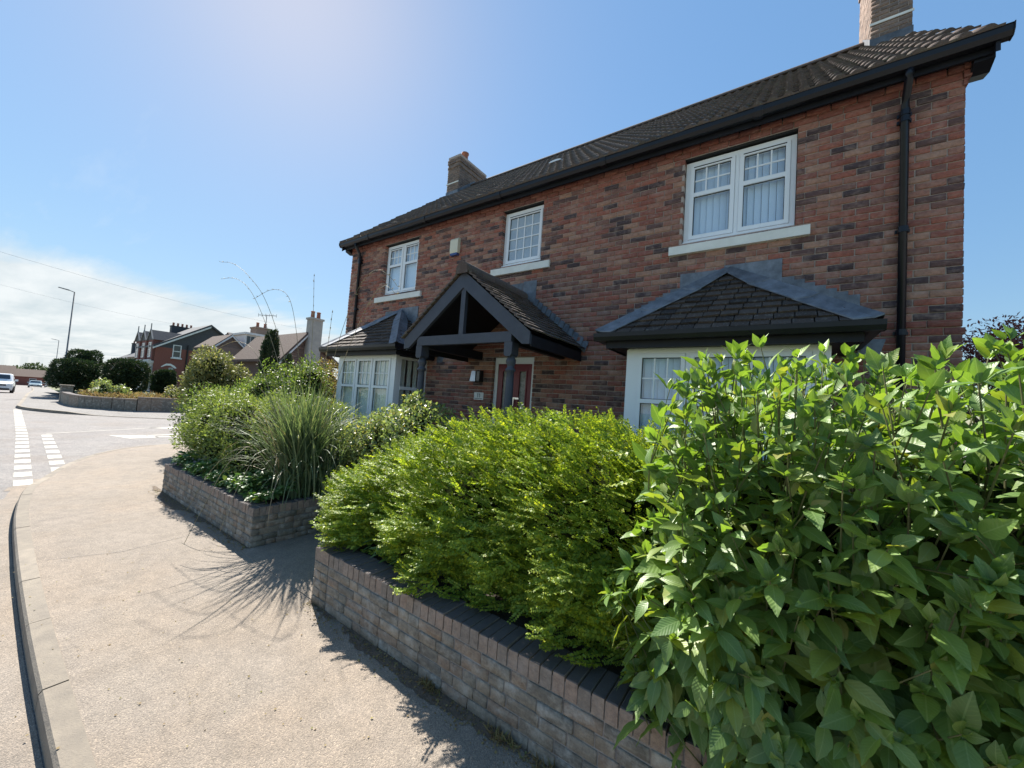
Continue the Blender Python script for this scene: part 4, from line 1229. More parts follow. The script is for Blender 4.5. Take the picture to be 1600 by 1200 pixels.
m = MB(); m.box(WX0 + 0.004, 1.6, WY0 + 0.003, WY0 + 0.212, -0.05, 0.455); core = m.build('wall', 'garden_mortar', gw)
bricks(core, garden_rects(WX0 + 0.225, 1.2, 5), ((0, WY0, 0), (1, 0, 0), (0, 1, 0)), 'garden_brick', jit=0.003)
pier = [(WX0, WX0 + 0.213, 0.075 * k if k else 0.0, 0.075 * k + 0.067, 0.007) for k in range(5)]
pier = [(a, b, c, d, e) if k % 2 == 0 else (a, a + 0.103, c, d, e) for k, (a, b, c, d, e) in enumerate(pier)] + [(WX0 + 0.112, WX0 + 0.213, 0.075 * k, 0.075 * k + 0.067, 0.006) for k in (1, 3)]
bricks(core, pier, ((0, WY0, 0), (1, 0, 0), (0, 1, 0)), 'garden_brick', jit=0.003)
bricks(core, garden_rects(-2.15, -WY0, 5), ((WX0, 0, 0), (0, -1, 0), (1, 0, 0)), 'garden_brick', limit=0, jit=0.003, name='end_brick')
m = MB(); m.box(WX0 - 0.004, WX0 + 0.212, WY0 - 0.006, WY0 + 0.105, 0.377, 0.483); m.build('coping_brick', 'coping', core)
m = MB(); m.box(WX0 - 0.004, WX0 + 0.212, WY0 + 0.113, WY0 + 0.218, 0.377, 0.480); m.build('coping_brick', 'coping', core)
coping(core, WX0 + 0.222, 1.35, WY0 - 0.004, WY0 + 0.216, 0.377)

W2X, W2Y = -5.02, 2.05
gw2 = empty('garden_wall', (-6.8, 2.1, 0), 'low brick planter wall with a square corner below the tall grass clump', 'garden wall', 'low brick walls round the front beds')
m = MB(); m.box(-8.55, W2X - 0.004, W2Y + 0.004, W2Y + 0.212, -0.05, 0.43); m.box(W2X - 0.212, W2X - 0.004, W2Y + 0.212, D, -0.05, 0.43); m.box(-8.55, -8.34, W2Y + 0.212, 4.5, -0.05, 0.43)
core = m.build('wall', 'garden_mortar', gw2)
bricks(core, garden_rects(-8.55, W2X, 5, -0.012), ((0, W2Y, 0), (1, 0, 0), (0, 1, 0)), 'garden_brick', jit=0.003)
bricks(core, garden_rects(W2Y, 4.2, 5, -0.012), ((W2X, 0, 0), (0, 1, 0), (-1, 0, 0)), 'garden_brick', jit=0.003, limit=100, name='end_brick')
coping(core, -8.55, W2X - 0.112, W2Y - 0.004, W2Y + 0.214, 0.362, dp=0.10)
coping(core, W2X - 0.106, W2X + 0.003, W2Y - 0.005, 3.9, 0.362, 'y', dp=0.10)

# ------------------------------------------------------------------ plants
def bumpy(n_waves=7, amp=0.12, freq=3.0, seed=0):
    g = np.random.default_rng(seed)
    K = g.normal(size=(n_waves, 3)) * freq; ph = g.uniform(0, 6.28, n_waves)
    return lambda p: 1 + amp * np.sin(p @ K.T + ph).sum(-1) / math.sqrt(n_waves)

DIAMOND = np.array([[0, 0, 0], [0.5, 0.45, 0.06], [0, 1, 0], [-0.5, 0.45, 0.06]])
DIA_F = np.array([[0, 1, 2, 3]])
DIA_T = np.array([[0, 1, 2], [0, 2, 3]])
def pick(t, F, limit):
    return t

def blob_dirs(n, lo=-0.35, seed=1):
    g = np.random.default_rng(seed)
    d = norm(g.normal(size=(n * 3, 3)))
    d = d[d[:, 2] > lo][:n]
    return d

def leaf_blob(centers, radii, n, size, mat, seed, width=0.5, amp=0.14, freq=2.6, inner=0.35, up=0.35, lo=-0.5, droop=0.0, bumps=True, jitter=0.7, box=1.0):
    """leaf quads through the outer part of one or more lumps; returns mesh arrays"""
    g = np.random.default_rng(seed)
    Vs, Fs, base = [], [], 0
    tot = sum(r[0] * r[1] + r[1] * r[2] + r[0] * r[2] for r in radii)
    for ci, (c, r) in enumerate(zip(centers, radii)):
        k = int(n * (r[0] * r[1] + r[1] * r[2] + r[0] * r[2]) / tot)
        d = blob_dirs(k, lo, seed * 31 + ci); k = len(d)
        f = bumpy(8, amp, freq, seed * 7 + ci)
        dd = np.sign(d) * np.abs(d) ** box if box != 1 else d
        if box != 1:
            dd = dd / np.maximum(np.abs(dd).max(1, keepdims=True), 1e-6) * (1 - (1 - np.linalg.norm(d, axis=1, keepdims=True) * 0.97))
        rad = (1 - inner * g.random(k) ** 1.6) * f(d * 1.0)
        pts = np.array(c) + dd * np.array(r) * rad[:, None] 
        nr = norm(d / np.array(r))
        tip = norm(nr * 0.7 + g.normal(size=(k, 3)) * jitter + np.array([0, 0, up - droop]))
        nn = norm(nr + g.normal(size=(k, 3)) * 0.6 + np.array([0, 0, 0.5]))
        B = basis_from(tip, nn)
        s = size * g.uniform(0.6, 1.25, k)
        B = B * (s[:, None, None]) * np.array([width, 1, 1])[None, None, :]
        V, F = bake(DIAMOND, DIA_F, B, pts)
        Vs.append(V); Fs.append(F + base); base += len(V)
    return np.concatenate(Vs), np.concatenate(Fs)

def lump_core(centers, radii, scale, mat, name, parent, seed=0):  # solid dark lumps added to stand in for a bush's shaded inside
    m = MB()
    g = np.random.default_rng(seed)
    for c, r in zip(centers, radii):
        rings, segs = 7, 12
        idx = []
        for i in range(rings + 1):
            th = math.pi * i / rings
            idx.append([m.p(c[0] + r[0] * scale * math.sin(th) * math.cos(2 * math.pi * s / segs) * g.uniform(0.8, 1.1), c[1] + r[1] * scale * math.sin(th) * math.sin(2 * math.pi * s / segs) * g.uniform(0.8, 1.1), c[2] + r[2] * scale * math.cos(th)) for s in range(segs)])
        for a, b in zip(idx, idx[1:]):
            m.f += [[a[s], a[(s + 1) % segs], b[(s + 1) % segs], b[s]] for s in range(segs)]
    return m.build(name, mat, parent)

def shrub(name, label, cat, base, lumps, n, size, mat, seed, group=None, trunk=True, corescale=0.62, **kw):
    o = empty(name, base, label, cat, group)
    C, R = [l[:3] for l in lumps], [l[3:] for l in lumps]
    V, F = leaf_blob(C, R, n, size, mat, seed, **kw)
    tag(add('foliage', np_mesh('foliage', V, F, mat), o), kind='stuff')
    if corescale:
        lump_core(C, R, corescale, 'core', 'shade_core', o, seed)
    if trunk:
        m = MB()
        for c in C:
            b = Vector(base) + Vector((random.uniform(-0.08, 0.08), random.uniform(-0.08, 0.08), -0.05))
            t = Vector(c)
            h = max(0.05, 0.02 * (t.z - b.z + 1))
            m.tube([tuple(b), tuple(b.lerp(t, 0.5) + Vector((random.uniform(-0.1, 0.1), random.uniform(-0.1, 0.1), 0))), tuple(t)], [h, h * 0.7, h * 0.35], 6)
        m.build('stems', 'bark', o)
    return o

# ---- hydrangea with large leaves
def hydrangea_leaf(k=0, fine=True):
    """broad pointed leaf with folded blade, arched; along +y, length 1"""
    ys = [0.0, 0.06, 0.14, 0.25, 0.37, 0.50, 0.63, 0.75, 0.85, 0.93, 1.0] if fine else [0.0, 0.14, 0.37, 0.63, 0.85, 1.0]
    ws = [max(0.004, 0.245 * math.sin(math.pi * y ** 0.82) ** 0.85 * (1 - 0.30 * y ** 3)) for y in ys]
    T, UV = [], []
    arch, fold = (0.16, 0.26, 0.07, 0.2)[k % 4], (0.22, 0.12, 0.30, 0.16)[k % 4]
    tw = (0.1, -0.12, 0.05, -0.04)[k % 4]
    for i, (y, w) in enumerate(zip(ys, ws)):
        zc = -arch * 1.5 * (y - 0.25) ** 2 + (0.008 if i % 2 else -0.0)
        for sx in (-1, -0.5, 0, 0.5, 1):
            ser = 0.006 * (1 if i % 2 else -1) if abs(sx) == 1 else 0
            T.append((sx * (w + ser * (w > 0.04)), y, zc + fold * abs(sx) * w + tw * sx * w * y + (0.012 * math.sin(y * 19) if abs(sx) == 1 else 0)))
            UV.append((0.5 + sx * 0.5 * w / 0.245, y))
    F = []
    for i in range(len(ys) - 1):
        for j in range(4):
            a = i * 5 + j
            F.append([a, a + 1, a + 6, a + 5])
    return np.array(T), np.array(F), np.array(UV)
g = np.random.default_rng(42)
hyd = empty('hydrangea_bush', (0.5, 2.5, 0.44), 'large hydrangea bush with broad pointed green leaves spilling over the low wall', 'bush')
HX0, HX1, HY0, HY1, HZ = -0.54, 2.6, 1.72, 3.25, 2.19
def hull(n, seed):
    """tips over a rounded box: front, top, left side; some behind"""
    q = np.random.default_rng(seed)
    out, nr = [], []
    areas = [('f', 0.48), ('t', 0.32), ('l', 0.12), ('b', 0.08)]
    for kind, a in areas:
        k = int(n * a)
        if kind == 'f':
            x = q.uniform(HX0 + 0.1, 1.75, k); z = 0.40 + q.random(k) * (HZ - 0.40 - 0.08 * np.clip((x - 0.15) / 0.5, 0, 1) - 0.30 * np.clip((-0.22 - x) / 0.34, 0, 1) ** 1.1)
            lip = np.where(x < -0.15, 0.14, 0.0)
            bul = 0.24 * np.clip((0.1 - x) / 0.4, 0, 1) * np.clip((1.1 - z) / 0.5, 0, 1) + 0.10 * np.sin(x * 3.1 + 0.5) * np.sin(z * 2.7) - 0.16 * np.clip((1.25 - z) / 0.8, 0, 1) * np.clip((x + 0.35) / 0.5, 0, 1)
            y = HY0 + bul + 0.30 * np.clip((z - 1.75) / 0.45, 0, 1) ** 2 + 0.28 * np.clip((-0.25 - x) / 0.35, 0, 1) ** 2
            z = np.where((x < -0.05) & (z < 0.66), z + 0.28, z)
            out.append(np.stack([x, y, z], 1)); nr.append(np.tile([0, -1, 0.18], (k, 1)) + np.stack([-0.6 * np.clip((-0.2 - x) / 0.4, 0, 1), 0 * x, 0.8 * np.clip((z - 1.7) / 0.5, 0, 1)], 1))
        elif kind == 't':
            x = q.uniform(HX0 + 0.05, HX1, k); y = q.uniform(HY0 + 0.12, HY1, k)
            z = HZ - 0.10 * np.clip((x - 0.15) / 0.5, 0, 1) + 0.07 * np.sin(x * 4.1 + y * 2) + 0.05 * np.sin(x * 9.3 - y * 5) - 0.30 * np.clip((-0.22 - x) / 0.34, 0, 1) ** 1.1 - 0.12 * np.clip((HY0 + 0.4 - y) / 0.4, 0, 1)
            out.append(np.stack([x, y, z], 1)); nr.append(np.tile([-0.1, -0.25, 1.0], (k, 1)))
        elif kind == 'l':
            y = q.uniform(HY0 + 0.2, HY1, k); z = q.uniform(0.5, HZ - 0.33, k)
            x = HX0 + 0.06 * np.sin(z * 5) + 0.12 * np.clip((0.8 - z) / 0.4, 0, 1)
            out.append(np.stack([x, y, z], 1)); nr.append(np.tile([-1, -0.2, 0.25], (k, 1)))
        else:
            x = q.uniform(HX0, HX1, k); z = q.uniform(0.8, HZ, k)
            out.append(np.stack([x, np.full(k, HY1), z], 1)); nr.append(np.tile([0, 1, 0.3], (k, 1)))
    return np.concatenate(out), norm(np.concatenate(nr))
tips, tn = hull(900, 3)
tips2, tn2 = hull(330, 9)
tips = tips + tn * g.normal(size=(len(tips), 1)) * 0.04
tips = np.concatenate([tips, tips2 - tn2 * g.uniform(0.15, 0.4, (len(tips2), 1))]); tn = np.concatenate([tn, tn2])
LV = {'p': [], 'y': [], 'n': [], 's': []}
m_st = MB()
for P, N in zip(tips, tn):
    base = np.array([np.clip(P[0] + g.normal() * 0.15, -0.35, 2.3), 2.5 + g.normal() * 0.15, 0.45])
    drt = norm(N * 0.75 + np.array([0, 0, 0.55 if N[2] > -0.2 else 0]) + g.normal(size=3) * 0.22)
    side = norm(np.cross(drt, g.normal(size=3))); oth = np.cross(drt, side)
    L = g.uniform(0.28, 0.46)
    s0 = P - drt * L
    for k in range(4):
        t = k / 3
        c = s0 + drt * L * t
        a, b = (side, oth) if k % 2 else (oth, side)
        for sg in (1, -1):
            lowd = float(np.clip((1.45 - P[2]) / 0.6, 0, 1))
            ld = norm(a * sg * (0.95 - 0.25 * lowd) + drt * (0.30 + 0.5 * t) * (1 - 0.6 * lowd) + N * 0.35 + np.array([0.10 * lowd, 0, -0.22 - 0.75 * lowd + 0.35 * max(0, N[2])]) + g.normal(size=3) * 0.18)
            nn = norm(N * (0.30 + 0.65 * lowd) + np.array([-0.30 * (1 - lowd), 0, 0.85 - 0.2 * lowd]) + g.normal(size=3) * 0.36)
            sz = (0.185 - 0.055 * np.clip((P[2] - 1.1) / 1.0, 0, 1)) * (1.0 - 0.38 * t) * g.uniform(0.58, 1.22)
            LV['p'].append(c + a * sg * 0.012); LV['y'].append(ld); LV['n'].append(nn); LV['s'].append(sz)
    for k in range(3):                              # small fresh leaves at the tip
        ld = norm(drt + norm(g.normal(size=3)) * 0.6); LV['p'].append(P); LV['y'].append(ld); LV['n'].append(norm(N + g.normal(size=3) * 0.5)); LV['s'].append(g.uniform(0.04, 0.085))
    m_st.tube([tuple(s0 - drt * 0.12 + np.array([0, 0.1, -0.06])), tuple(s0), tuple(P)], [0.004, 0.0035, 0.002], 4, False)
for k in range(14):                                # main stems from the root, inside the bush
    a = np.array([g.uniform(-0.2, 2.2), 2.6 + g.normal() * 0.12, 0.42]); b = a + np.array([g.normal() * 0.3, g.normal() * 0.2, g.uniform(0.9, 1.35)])
    m_st.tube([tuple(a), tuple((a + b) / 2 + g.normal(size=3) * 0.05), tuple(b)], [0.010, 0.008, 0.005], 5, False)
tag(m_st.build('stems', 'stem', hyd), kind='stuff')
lump_core([(0.05, 2.62, 1.05), (0.8, 2.65, 1.1), (1.7, 2.65, 1.1)], [(0.38, 0.45, 0.66), (0.6, 0.48, 0.70), (0.7, 0.5, 0.70)], 1.0, 'core', 'shade_core', hyd, 8)
Lp, Ly, Ln, Ls = (np.array(LV[k]) for k in 'pyns')
BB = basis_from(Ly, Ln)
cent = Lp + Ly * Ls[:, None] * 0.5
vv = CAM - cent; dist = np.linalg.norm(vv, axis=1)
front = (Lp[:, 1] < HY0 + 0.22) & (Lp[:, 0] < 1.25) & (Lp[:, 0] > -0.7)
share = Ls ** 2 * np.abs((vv * BB[:, :, 2]).sum(1)) / dist ** 3 * front
order = np.argsort(-share)
lt = [hydrangea_leaf(k) for k in range(4)]
lm = [np_mesh('leaf', T, F, 'hydrangea', UV, True) for T, F, UV in lt]
lt_fine = lt
for i in order[:300]:
    B = BB[i] * Ls[i]
    add('leaf', lm[i % 4], hyd, Matrix([[*B[r], Lp[i][r]] for r in range(3)] + [[0, 0, 0, 1]]))
Vs, Fs, Us, base = [], [], [], 0
rest = order[300:]
lc = [hydrangea_leaf(k, False) for k in range(4)]
near = share > np.sort(share)[-min(len(share), 3200)]
for kk in range(8):
    k = kk % 4
    lt = lt_fine if kk < 4 else lc
    sel = rest[(rest % 4 == k) & (near[rest] == (kk < 4))]
    if not len(sel):
        continue
    V, F = bake(lt[k][0], lt[k][1], BB[sel] * Ls[sel][:, None, None], Lp[sel])
    Vs.append(V); Fs.append(F + base); base += len(V); Us.append(np.tile(lt[k][2], (len(sel), 1)))
tag(add('foliage', np_mesh('foliage', np.concatenate(Vs), np.concatenate(Fs), 'hydrangea', np.concatenate(Us), True), hyd), kind='stuff')

# ---- box honeysuckle: sprays of tiny leaves in two ranks
def spray(n_pairs, seed):
    q = np.random.default_rng(seed)
    V, F = [], []
    for k in range(n_pairs):
        y = (k + 0.5) / n_pairs
        s = 0.185 * (1 - 0.42 * y) * q.uniform(0.8, 1.2)
        zc = 0.10 * y * y
        for sg in (-1, 1):
            d = norm(np.array([sg * 1.0, 0.55, q.normal() * 0.25])); nn = norm(np.array([0, 0, 1]) + q.normal(size=3) * 0.35)
            B = basis_from(d[None], nn[None])[0] * s * np.array([0.66, 1, 1])
            b = len(V) * 4
            V.append(DIAMOND @ B.T + np.array([sg * 0.006, y, zc])); F.append(DIA_F + b)
    # terminal tuft
    return np.concatenate(V), np.concatenate(F)
lon = empty('honeysuckle_bush', (-2.0, 2.7, 0.44), 'yellow-green shrub of tiny leaves in layered sprays behind the low wall', 'bush')
def lon_top(x):                                    # height of the crown along the wall
    return np.interp(x, [-3.9, -3.6, -3.2, -2.7, -2.2, -1.6, -1.0, -0.5], [0.98, 1.20, 1.42, 1.64, 1.80, 1.86, 1.83, 1.76])
def lon_surface(n, seed):
    q = np.random.default_rng(seed)
    x = q.uniform(-3.85, -0.45, n); t = np.where(q.random(n) < 0.16, q.uniform(-0.16, 0.25, n), q.random(n) * 2.3 - 0.12)      # 0 at the foot in front, 1 at the shoulder, 2 at the back
    H = lon_top(x); z0 = 0.50
    ang = t / 2 * math.pi * 0.92 - 0.05
    wd = np.interp(x, [-3.9, -3.3, -2.5, -0.5], [0.45, 0.72, 0.85, 0.85])
    yc = np.interp(x, [-3.9, -3.0, -0.5], [2.62, 2.86, 2.95])
    f = 1 + 0.10 * np.sin(x * 5.3 + t * 3.1) + 0.07 * np.sin(x * 11.7 - t * 5.3 + 1) + 0.05 * np.sin(x * 23 + t * 11)
    r_y = wd * np.sign(np.cos(ang)) * np.abs(np.cos(ang)) ** 0.7; r_z = np.abs(np.sin(ang)) ** 0.75
    p = np.stack([x, yc - r_y * f, z0 + (H - z0) * r_z * (0.94 + 0.06 * f)], 1)
    n_ = np.stack([np.interp(x, [-3.9, -3.3, -2.2, -0.5], [-1.2, -0.55, -0.25, 0.0]), -np.cos(ang), np.sin(ang) + 0.1], 1)
    return p, norm(n_)
NS = 11500
p, n_ = lon_surface(NS, 21)
q = np.random.default_rng(77)
ne = 1500                                          # rounded left end of the mound
e_ = norm(q.normal(size=(ne * 3, 3))); e_ = e_[(e_[:, 0] < 0.15) & (e_[:, 2] > -0.15)][:ne]
f_e = 1 + 0.10 * np.sin(e_[:, 1] * 7 + e_[:, 2] * 9)
p[:len(e_)] = np.array([-3.25, 2.72, 0.52]) + e_ * np.array([0.78, 0.66, 0.74]) * f_e[:, None]; n_[:len(e_)] = e_
depth = q.random(NS) ** 1.4 * 0.42
p = p - n_ * depth[:, None]
clump = np.sin(p[:, 0] * 7.1 + p[:, 2] * 9.3) + np.sin(p[:, 0] * 13.7 - p[:, 2] * 11.1 + p[:, 1] * 6) + 0.8 * np.sin(p[:, 1] * 15 + p[:, 2] * 17)
p = p - n_ * (0.055 * np.clip(0.6 - clump, 0, 2.2))[:, None]
d = norm(n_ * 0.62 + np.array([-0.62, -0.16, -0.02]) + q.normal(size=(NS, 3)) * 0.30)
nn = norm(np.array([0, 0, 1.0]) + n_ * 0.35 + q.normal(size=(NS, 3)) * 0.3)
Ls2 = q.uniform(0.11, 0.185, NS); Ls2[q.random(NS) < 0.04] *= 1.5
B = basis_from(d, nn) * Ls2[:, None, None]
Vs, Fs, base = [], [], 0
for k in range(3):
    T, F = spray(12 + 2 * k, k)
    sel = np.arange(NS) % 3 == k
    V, F2 = bake(T, F, B[sel], p[sel] - d[sel] * Ls2[sel][:, None] * 0.35)
    Vs.append(V); Fs.append(F2 + base); base += len(V)
tag(add('foliage', np_mesh('foliage', np.concatenate(Vs), np.concatenate(Fs), 'lonicera'), lon), kind='stuff')
m = MB()
for k in range(70):
    a = np.array([q.uniform(-3.4, -0.7), q.uniform(2.55, 3.1), 0.45]); j = q.integers(NS)
    t = p[j]
    if abs(t[0] - a[0]) < 0.7:
        m.tube([tuple(a), tuple((a + t) / 2 + q.normal(size=3) * 0.05), tuple(t)], [0.009, 0.006, 0.003], 4, False)
m.build('stems', 'bark', lon)
lump_core([(-2.9, 2.85, 0.75), (-2.1, 2.95, 0.9), (-1.2, 3.0, 0.95)], [(0.6, 0.36, 0.36), (0.75, 0.42, 0.52), (0.7, 0.42, 0.56)], 0.9, 'core', 'shade_core', lon, 3)
# broad strap-leaved weeds poking out over the coping
wd_ = empty('weed_tuft', (-3.0, 2.2, 0.46), 'small pale lance-leaved weed poking over the wall end under the honeysuckle', 'weed')
T, F, UV = hydrangea_leaf(2)
sel = 26
pp = np.stack([q.uniform(-3.1, -2.3, sel), q.uniform(2.13, 2.25, sel), q.uniform(0.50, 0.62, sel)], 1)
yy = norm(np.stack([q.normal(size=sel) * 0.4 - 0.3, -np.ones(sel), q.uniform(-0.9, 0.1, sel)], 1))
V, F2 = bake(T * np.array([0.5, 1, 1]), F, basis_from(yy, norm(np.array([0, -0.5, 1.0]) + q.normal(size=(sel, 3)) * 0.4)) * q.uniform(0.06, 0.12, sel)[:, None, None], pp)
add('leaves', np_mesh('leaves', V, F2, 'cover', np.tile(UV, (sel, 1)), True), wd_)

# ---- rose-like shrub in front of the porch
shrub('rose_bush', 'pale glossy leaved shrub in front of the porch column, behind the honeysuckle', 'bush', (-4.5, 3.95, 0.44),
      [(-4.6, 3.55, 1.15, 0.62, 0.42, 0.56), (-3.9, 3.5, 1.30, 0.55, 0.4, 0.50), (-5.0, 3.5, 0.95, 0.45, 0.4, 0.46), (-4.1, 3.55, 1.74, 0.16, 0.14, 0.2)], 11000, 0.052, 'rose', 5, amp=0.2, width=0.62, jitter=0.9)

# ---- tall grass clump
gr = empty('grass_clump', (-5.45, 2.78, 0.44), 'tall fountain of arching grass blades with long nodding stems at the planter corner', 'ornamental grass')
def blades(n, seed, lmin, lmax, wid, lean, base, spread, mat, name, bias=(0, 0, 0), curl=1.0):
    q = np.random.default_rng(seed)
    S = 9
    az = q.uniform(0, 2 * math.pi, n); L = q.uniform(lmin, lmax, n)
    ln = np.abs(q.normal(size=n)) * lean + 0.04
    h = norm(np.stack([np.cos(az), np.sin(az), np.zeros(n)], 1) + np.array(bias) * q.random((n, 1)))
    b = np.array(base) + np.stack([q.normal(size=n) * spread, q.normal(size=n) * spread * 0.8, np.zeros(n)], 1)
    V = np.zeros((n, S + 1, 2, 3)); pos = b.copy()
    bend = curl * q.uniform(0.35, 1.75, n) * (0.4 + ln)
    ac = norm(np.cross(h, np.array([0, 0, 1.0])))
    for s in range(S + 1):
        t = s / S
        th = ln * 0.5 + bend * t ** 1.7
        dr = h * np.sin(th)[:, None] + np.array([0, 0, 1]) * np.cos(th)[:, None]
        w = wid * (1 - t ** 2.2) * 0.5 + 0.0006
        V[:, s, 0] = pos - ac * w; V[:, s, 1] = pos + ac * w
        pos = pos + dr * (L / S)[:, None]
    k = (S + 1) * 2
    F1 = np.array([[2 * s, 2 * s + 1, 2 * s + 3, 2 * s + 2] for s in range(S)])
    F = (F1[None] + (np.arange(n) * k)[:, None, None]).reshape(-1, 4)
    return tag(add(name, np_mesh(name, V.reshape(-1, 3), F, mat), gr), kind='stuff')
blades(720, 1, 0.9, 1.65, 0.020, 0.40, (-5.45, 2.78, 0.44), 0.13, 'pampas', 'blades')
blades(230, 2, 1.0, 1.7, 0.019, 0.7, (-5.5, 2.75, 0.44), 0.12, 'pampas', 'outer_blades', (-0.5, -0.5, 0), 1.15)
blades(34, 3, 1.3, 1.9, 0.014, 0.9, (-5.6, 2.65, 0.46), 0.10, 'straw', 'dry_blades', (-0.9, -0.9, 0), 1.2)
blades(110, 8, 0.6, 1.25, 0.018, 0.6, (-5.05, 3.0, 0.44), 0.12, 'pampas', 'low_blades', (0.3, 0.1, 0))
STEMS = [[(-5.5, 2.8, 0.6), (-5.95, 2.7, 2.1), (-6.5, 2.55, 3.15), (-6.95, 2.42, 3.62), (-7.45, 2.35, 3.88), (-7.85, 2.3, 3.95)],
         [(-5.5, 2.78, 0.6), (-6.1, 2.7, 2.0), (-6.65, 2.6, 2.9), (-7.1, 2.5, 3.45), (-7.6, 2.45, 3.68), (-8.1, 2.4, 3.72)],
         [(-5.45, 2.85, 0.6), (-5.7, 2.75, 2.1), (-5.95, 2.72, 2.9), (-6.2, 2.68, 3.32), (-6.6, 2.62, 3.42), (-7.0, 2.55, 3.30)],
         [(-5.4, 2.8, 0.6), (-5.5, 2.8, 2.0), (-5.62, 2.82, 2.9), (-5.78, 2.85, 3.62)],
         [(-5.4, 2.8, 0.6), (-5.3, 2.85, 1.9), (-5.3, 2.9, 2.5), (-5.35, 2.95, 3.10)],
         [(-5.35, 2.8, 0.6), (-5.15, 2.9, 2.2), (-5.0, 2.98, 3.0), (-4.78, 3.02, 3.45), (-4.5, 3.05, 3.58), (-4.25, 3.08, 3.45), (-4.08, 3.1, 3.28)],
         [(-5.3, 2.8, 0.6), (-4.9, 2.9, 2.2), (-4.7, 2.98, 2.85), (-4.5, 3.02, 3.22), (-4.3, 3.05, 3.34), (-4.1, 3.08, 3.2)],
         [(-5.5, 2.7, 0.6), (-5.9, 2.5, 1.7), (-6.3, 2.4, 2.35), (-6.8, 2.3, 2.55), (-7.4, 2.2, 2.40)],
         [(-5.6, 2.6, 0.6), (-5.7, 2.3, 1.1), (-5.55, 1.95, 0.95), (-5.3, 1.65, 0.5), (-5.15, 1.45, 0.12)],
         [(-5.7, 2.6, 0.6), (-6.0, 2.3, 1.05), (-6.05, 1.95, 0.8), (-6.0, 1.7, 0.3)],
         [(-5.5, 2.6, 0.6), (-5.45, 2.25, 1.0), (-5.2, 1.95, 0.75), (-4.95, 1.7, 0.25)]]
for s in STEMS:
    pts = smooth_line([Vector(a) for a in s], 0.09)
    n = len(pts)
    m = MB(); m.tube([tuple(a) for a in pts], [0.0045 - 0.002 * (k / n) for k in range(n)], 5)
    m.build('flower_stem', 'straw', gr, True)
    if s[-1][2] > 2.3:                              # thin nodding panicle on the last part
        q = np.random.default_rng(int(abs(s[-1][0]) * 1000))
        tail = pts[int(n * 0.72):]
        pp = np.array([tuple(tail[q.integers(len(tail))]) for _ in range(60)])
        dd = norm(norm(np.array([tuple((tail[-1] - tail[0]))])) + q.normal(size=(60, 3)) * 0.10)
        V, F = bake(DIAMOND, DIA_F, basis_from(dd, q.normal(size=(60, 3))) * q.uniform(0.03, 0.06, 60)[:, None, None] * np.array([0.12, 1, 1]), pp)
        add('panicle', np_mesh('panicle', V, F, 'straw'), gr)

# ---- the planter shrubs
shrub('hebe_bush', 'broad yellow-green evergreen bush filling the planter beside the tall grass', 'bush', (-7.4, 3.0, 0.44),
      [(-8.35, 2.80, 1.12, 0.95, 0.62, 0.66), (-7.3, 2.9, 1.18, 0.95, 0.65, 0.64), (-6.5, 3.05, 1.2, 0.6, 0.55, 0.6), (-8.9, 2.65, 0.85, 0.5, 0.45, 0.42), (-6.1, 3.4, 1.25, 0.55, 0.5, 0.6), (-7.7, 2.52, 0.80, 0.95, 0.30, 0.34), (-6.7, 2.55, 0.74, 0.6, 0.28, 0.28)], 28000, 0.055, 'hebe', 6, amp=0.13, width=0.34, jitter=0.8, freq=3.4)
shrub('tall_shrub', 'fresh green upright shrub behind the tall grass, against the dormer bungalow', 'bush', (-8.9, 4.35, 0.44),
      [(-8.9, 4.2, 1.65, 0.8, 0.5, 0.85), (-9.4, 3.8, 1.5, 0.75, 0.5, 0.8), (-8.4, 4.3, 1.85, 0.45, 0.4, 0.7), (-8.2, 3.9, 1.4, 0.6, 0.4, 0.7)], 11000, 0.06, 'green_shrub', 7, amp=0.2, width=0.45, jitter=0.9, freq=3.5)
shrub('tinted_shrub', 'orange-tinted loose shrub beside the far bay window', 'bush', (-8.7, 5.1, 0.44),
      [(-8.65, 4.95, 1.50, 0.5, 0.4, 0.85), (-8.3, 4.75, 1.35, 0.4, 0.3, 0.7), (-9.3, 5.2, 1.9, 0.5, 0.4, 0.7)], 6000, 0.05, 'orange_shrub', 8, amp=0.24, width=0.5, jitter=1.0, freq=3.6)
shrub('golden_shrub', 'rounded golden variegated shrub in front of the red brick terrace', 'bush', (-13.6, 4.1, 0.1),
      [(-13.6, 4.05, 2.1, 0.75, 0.62, 0.80), (-13.4, 3.75, 1.6, 0.5, 0.42, 0.75), (-13.2, 4.5, 1.7, 0.6, 0.5, 0.8)], 7000, 0.085, 'yellow_shrub', 9, amp=0.2, width=0.5, jitter=0.9, freq=3.3)
shrub('verge_shrub', 'low mixed green shrub between the golden shrub and the planter', 'bush', (-11.2, 3.7, 0.2),
      [(-11.4, 3.5, 1.1, 0.9, 0.55, 0.7), (-10.4, 3.9, 1.35, 0.8, 0.5, 0.75), (-12.3, 3.6, 0.9, 0.6, 0.5, 0.65)], 7000, 0.06, 'green_shrub', 10, amp=0.18, width=0.5, jitter=0.9)
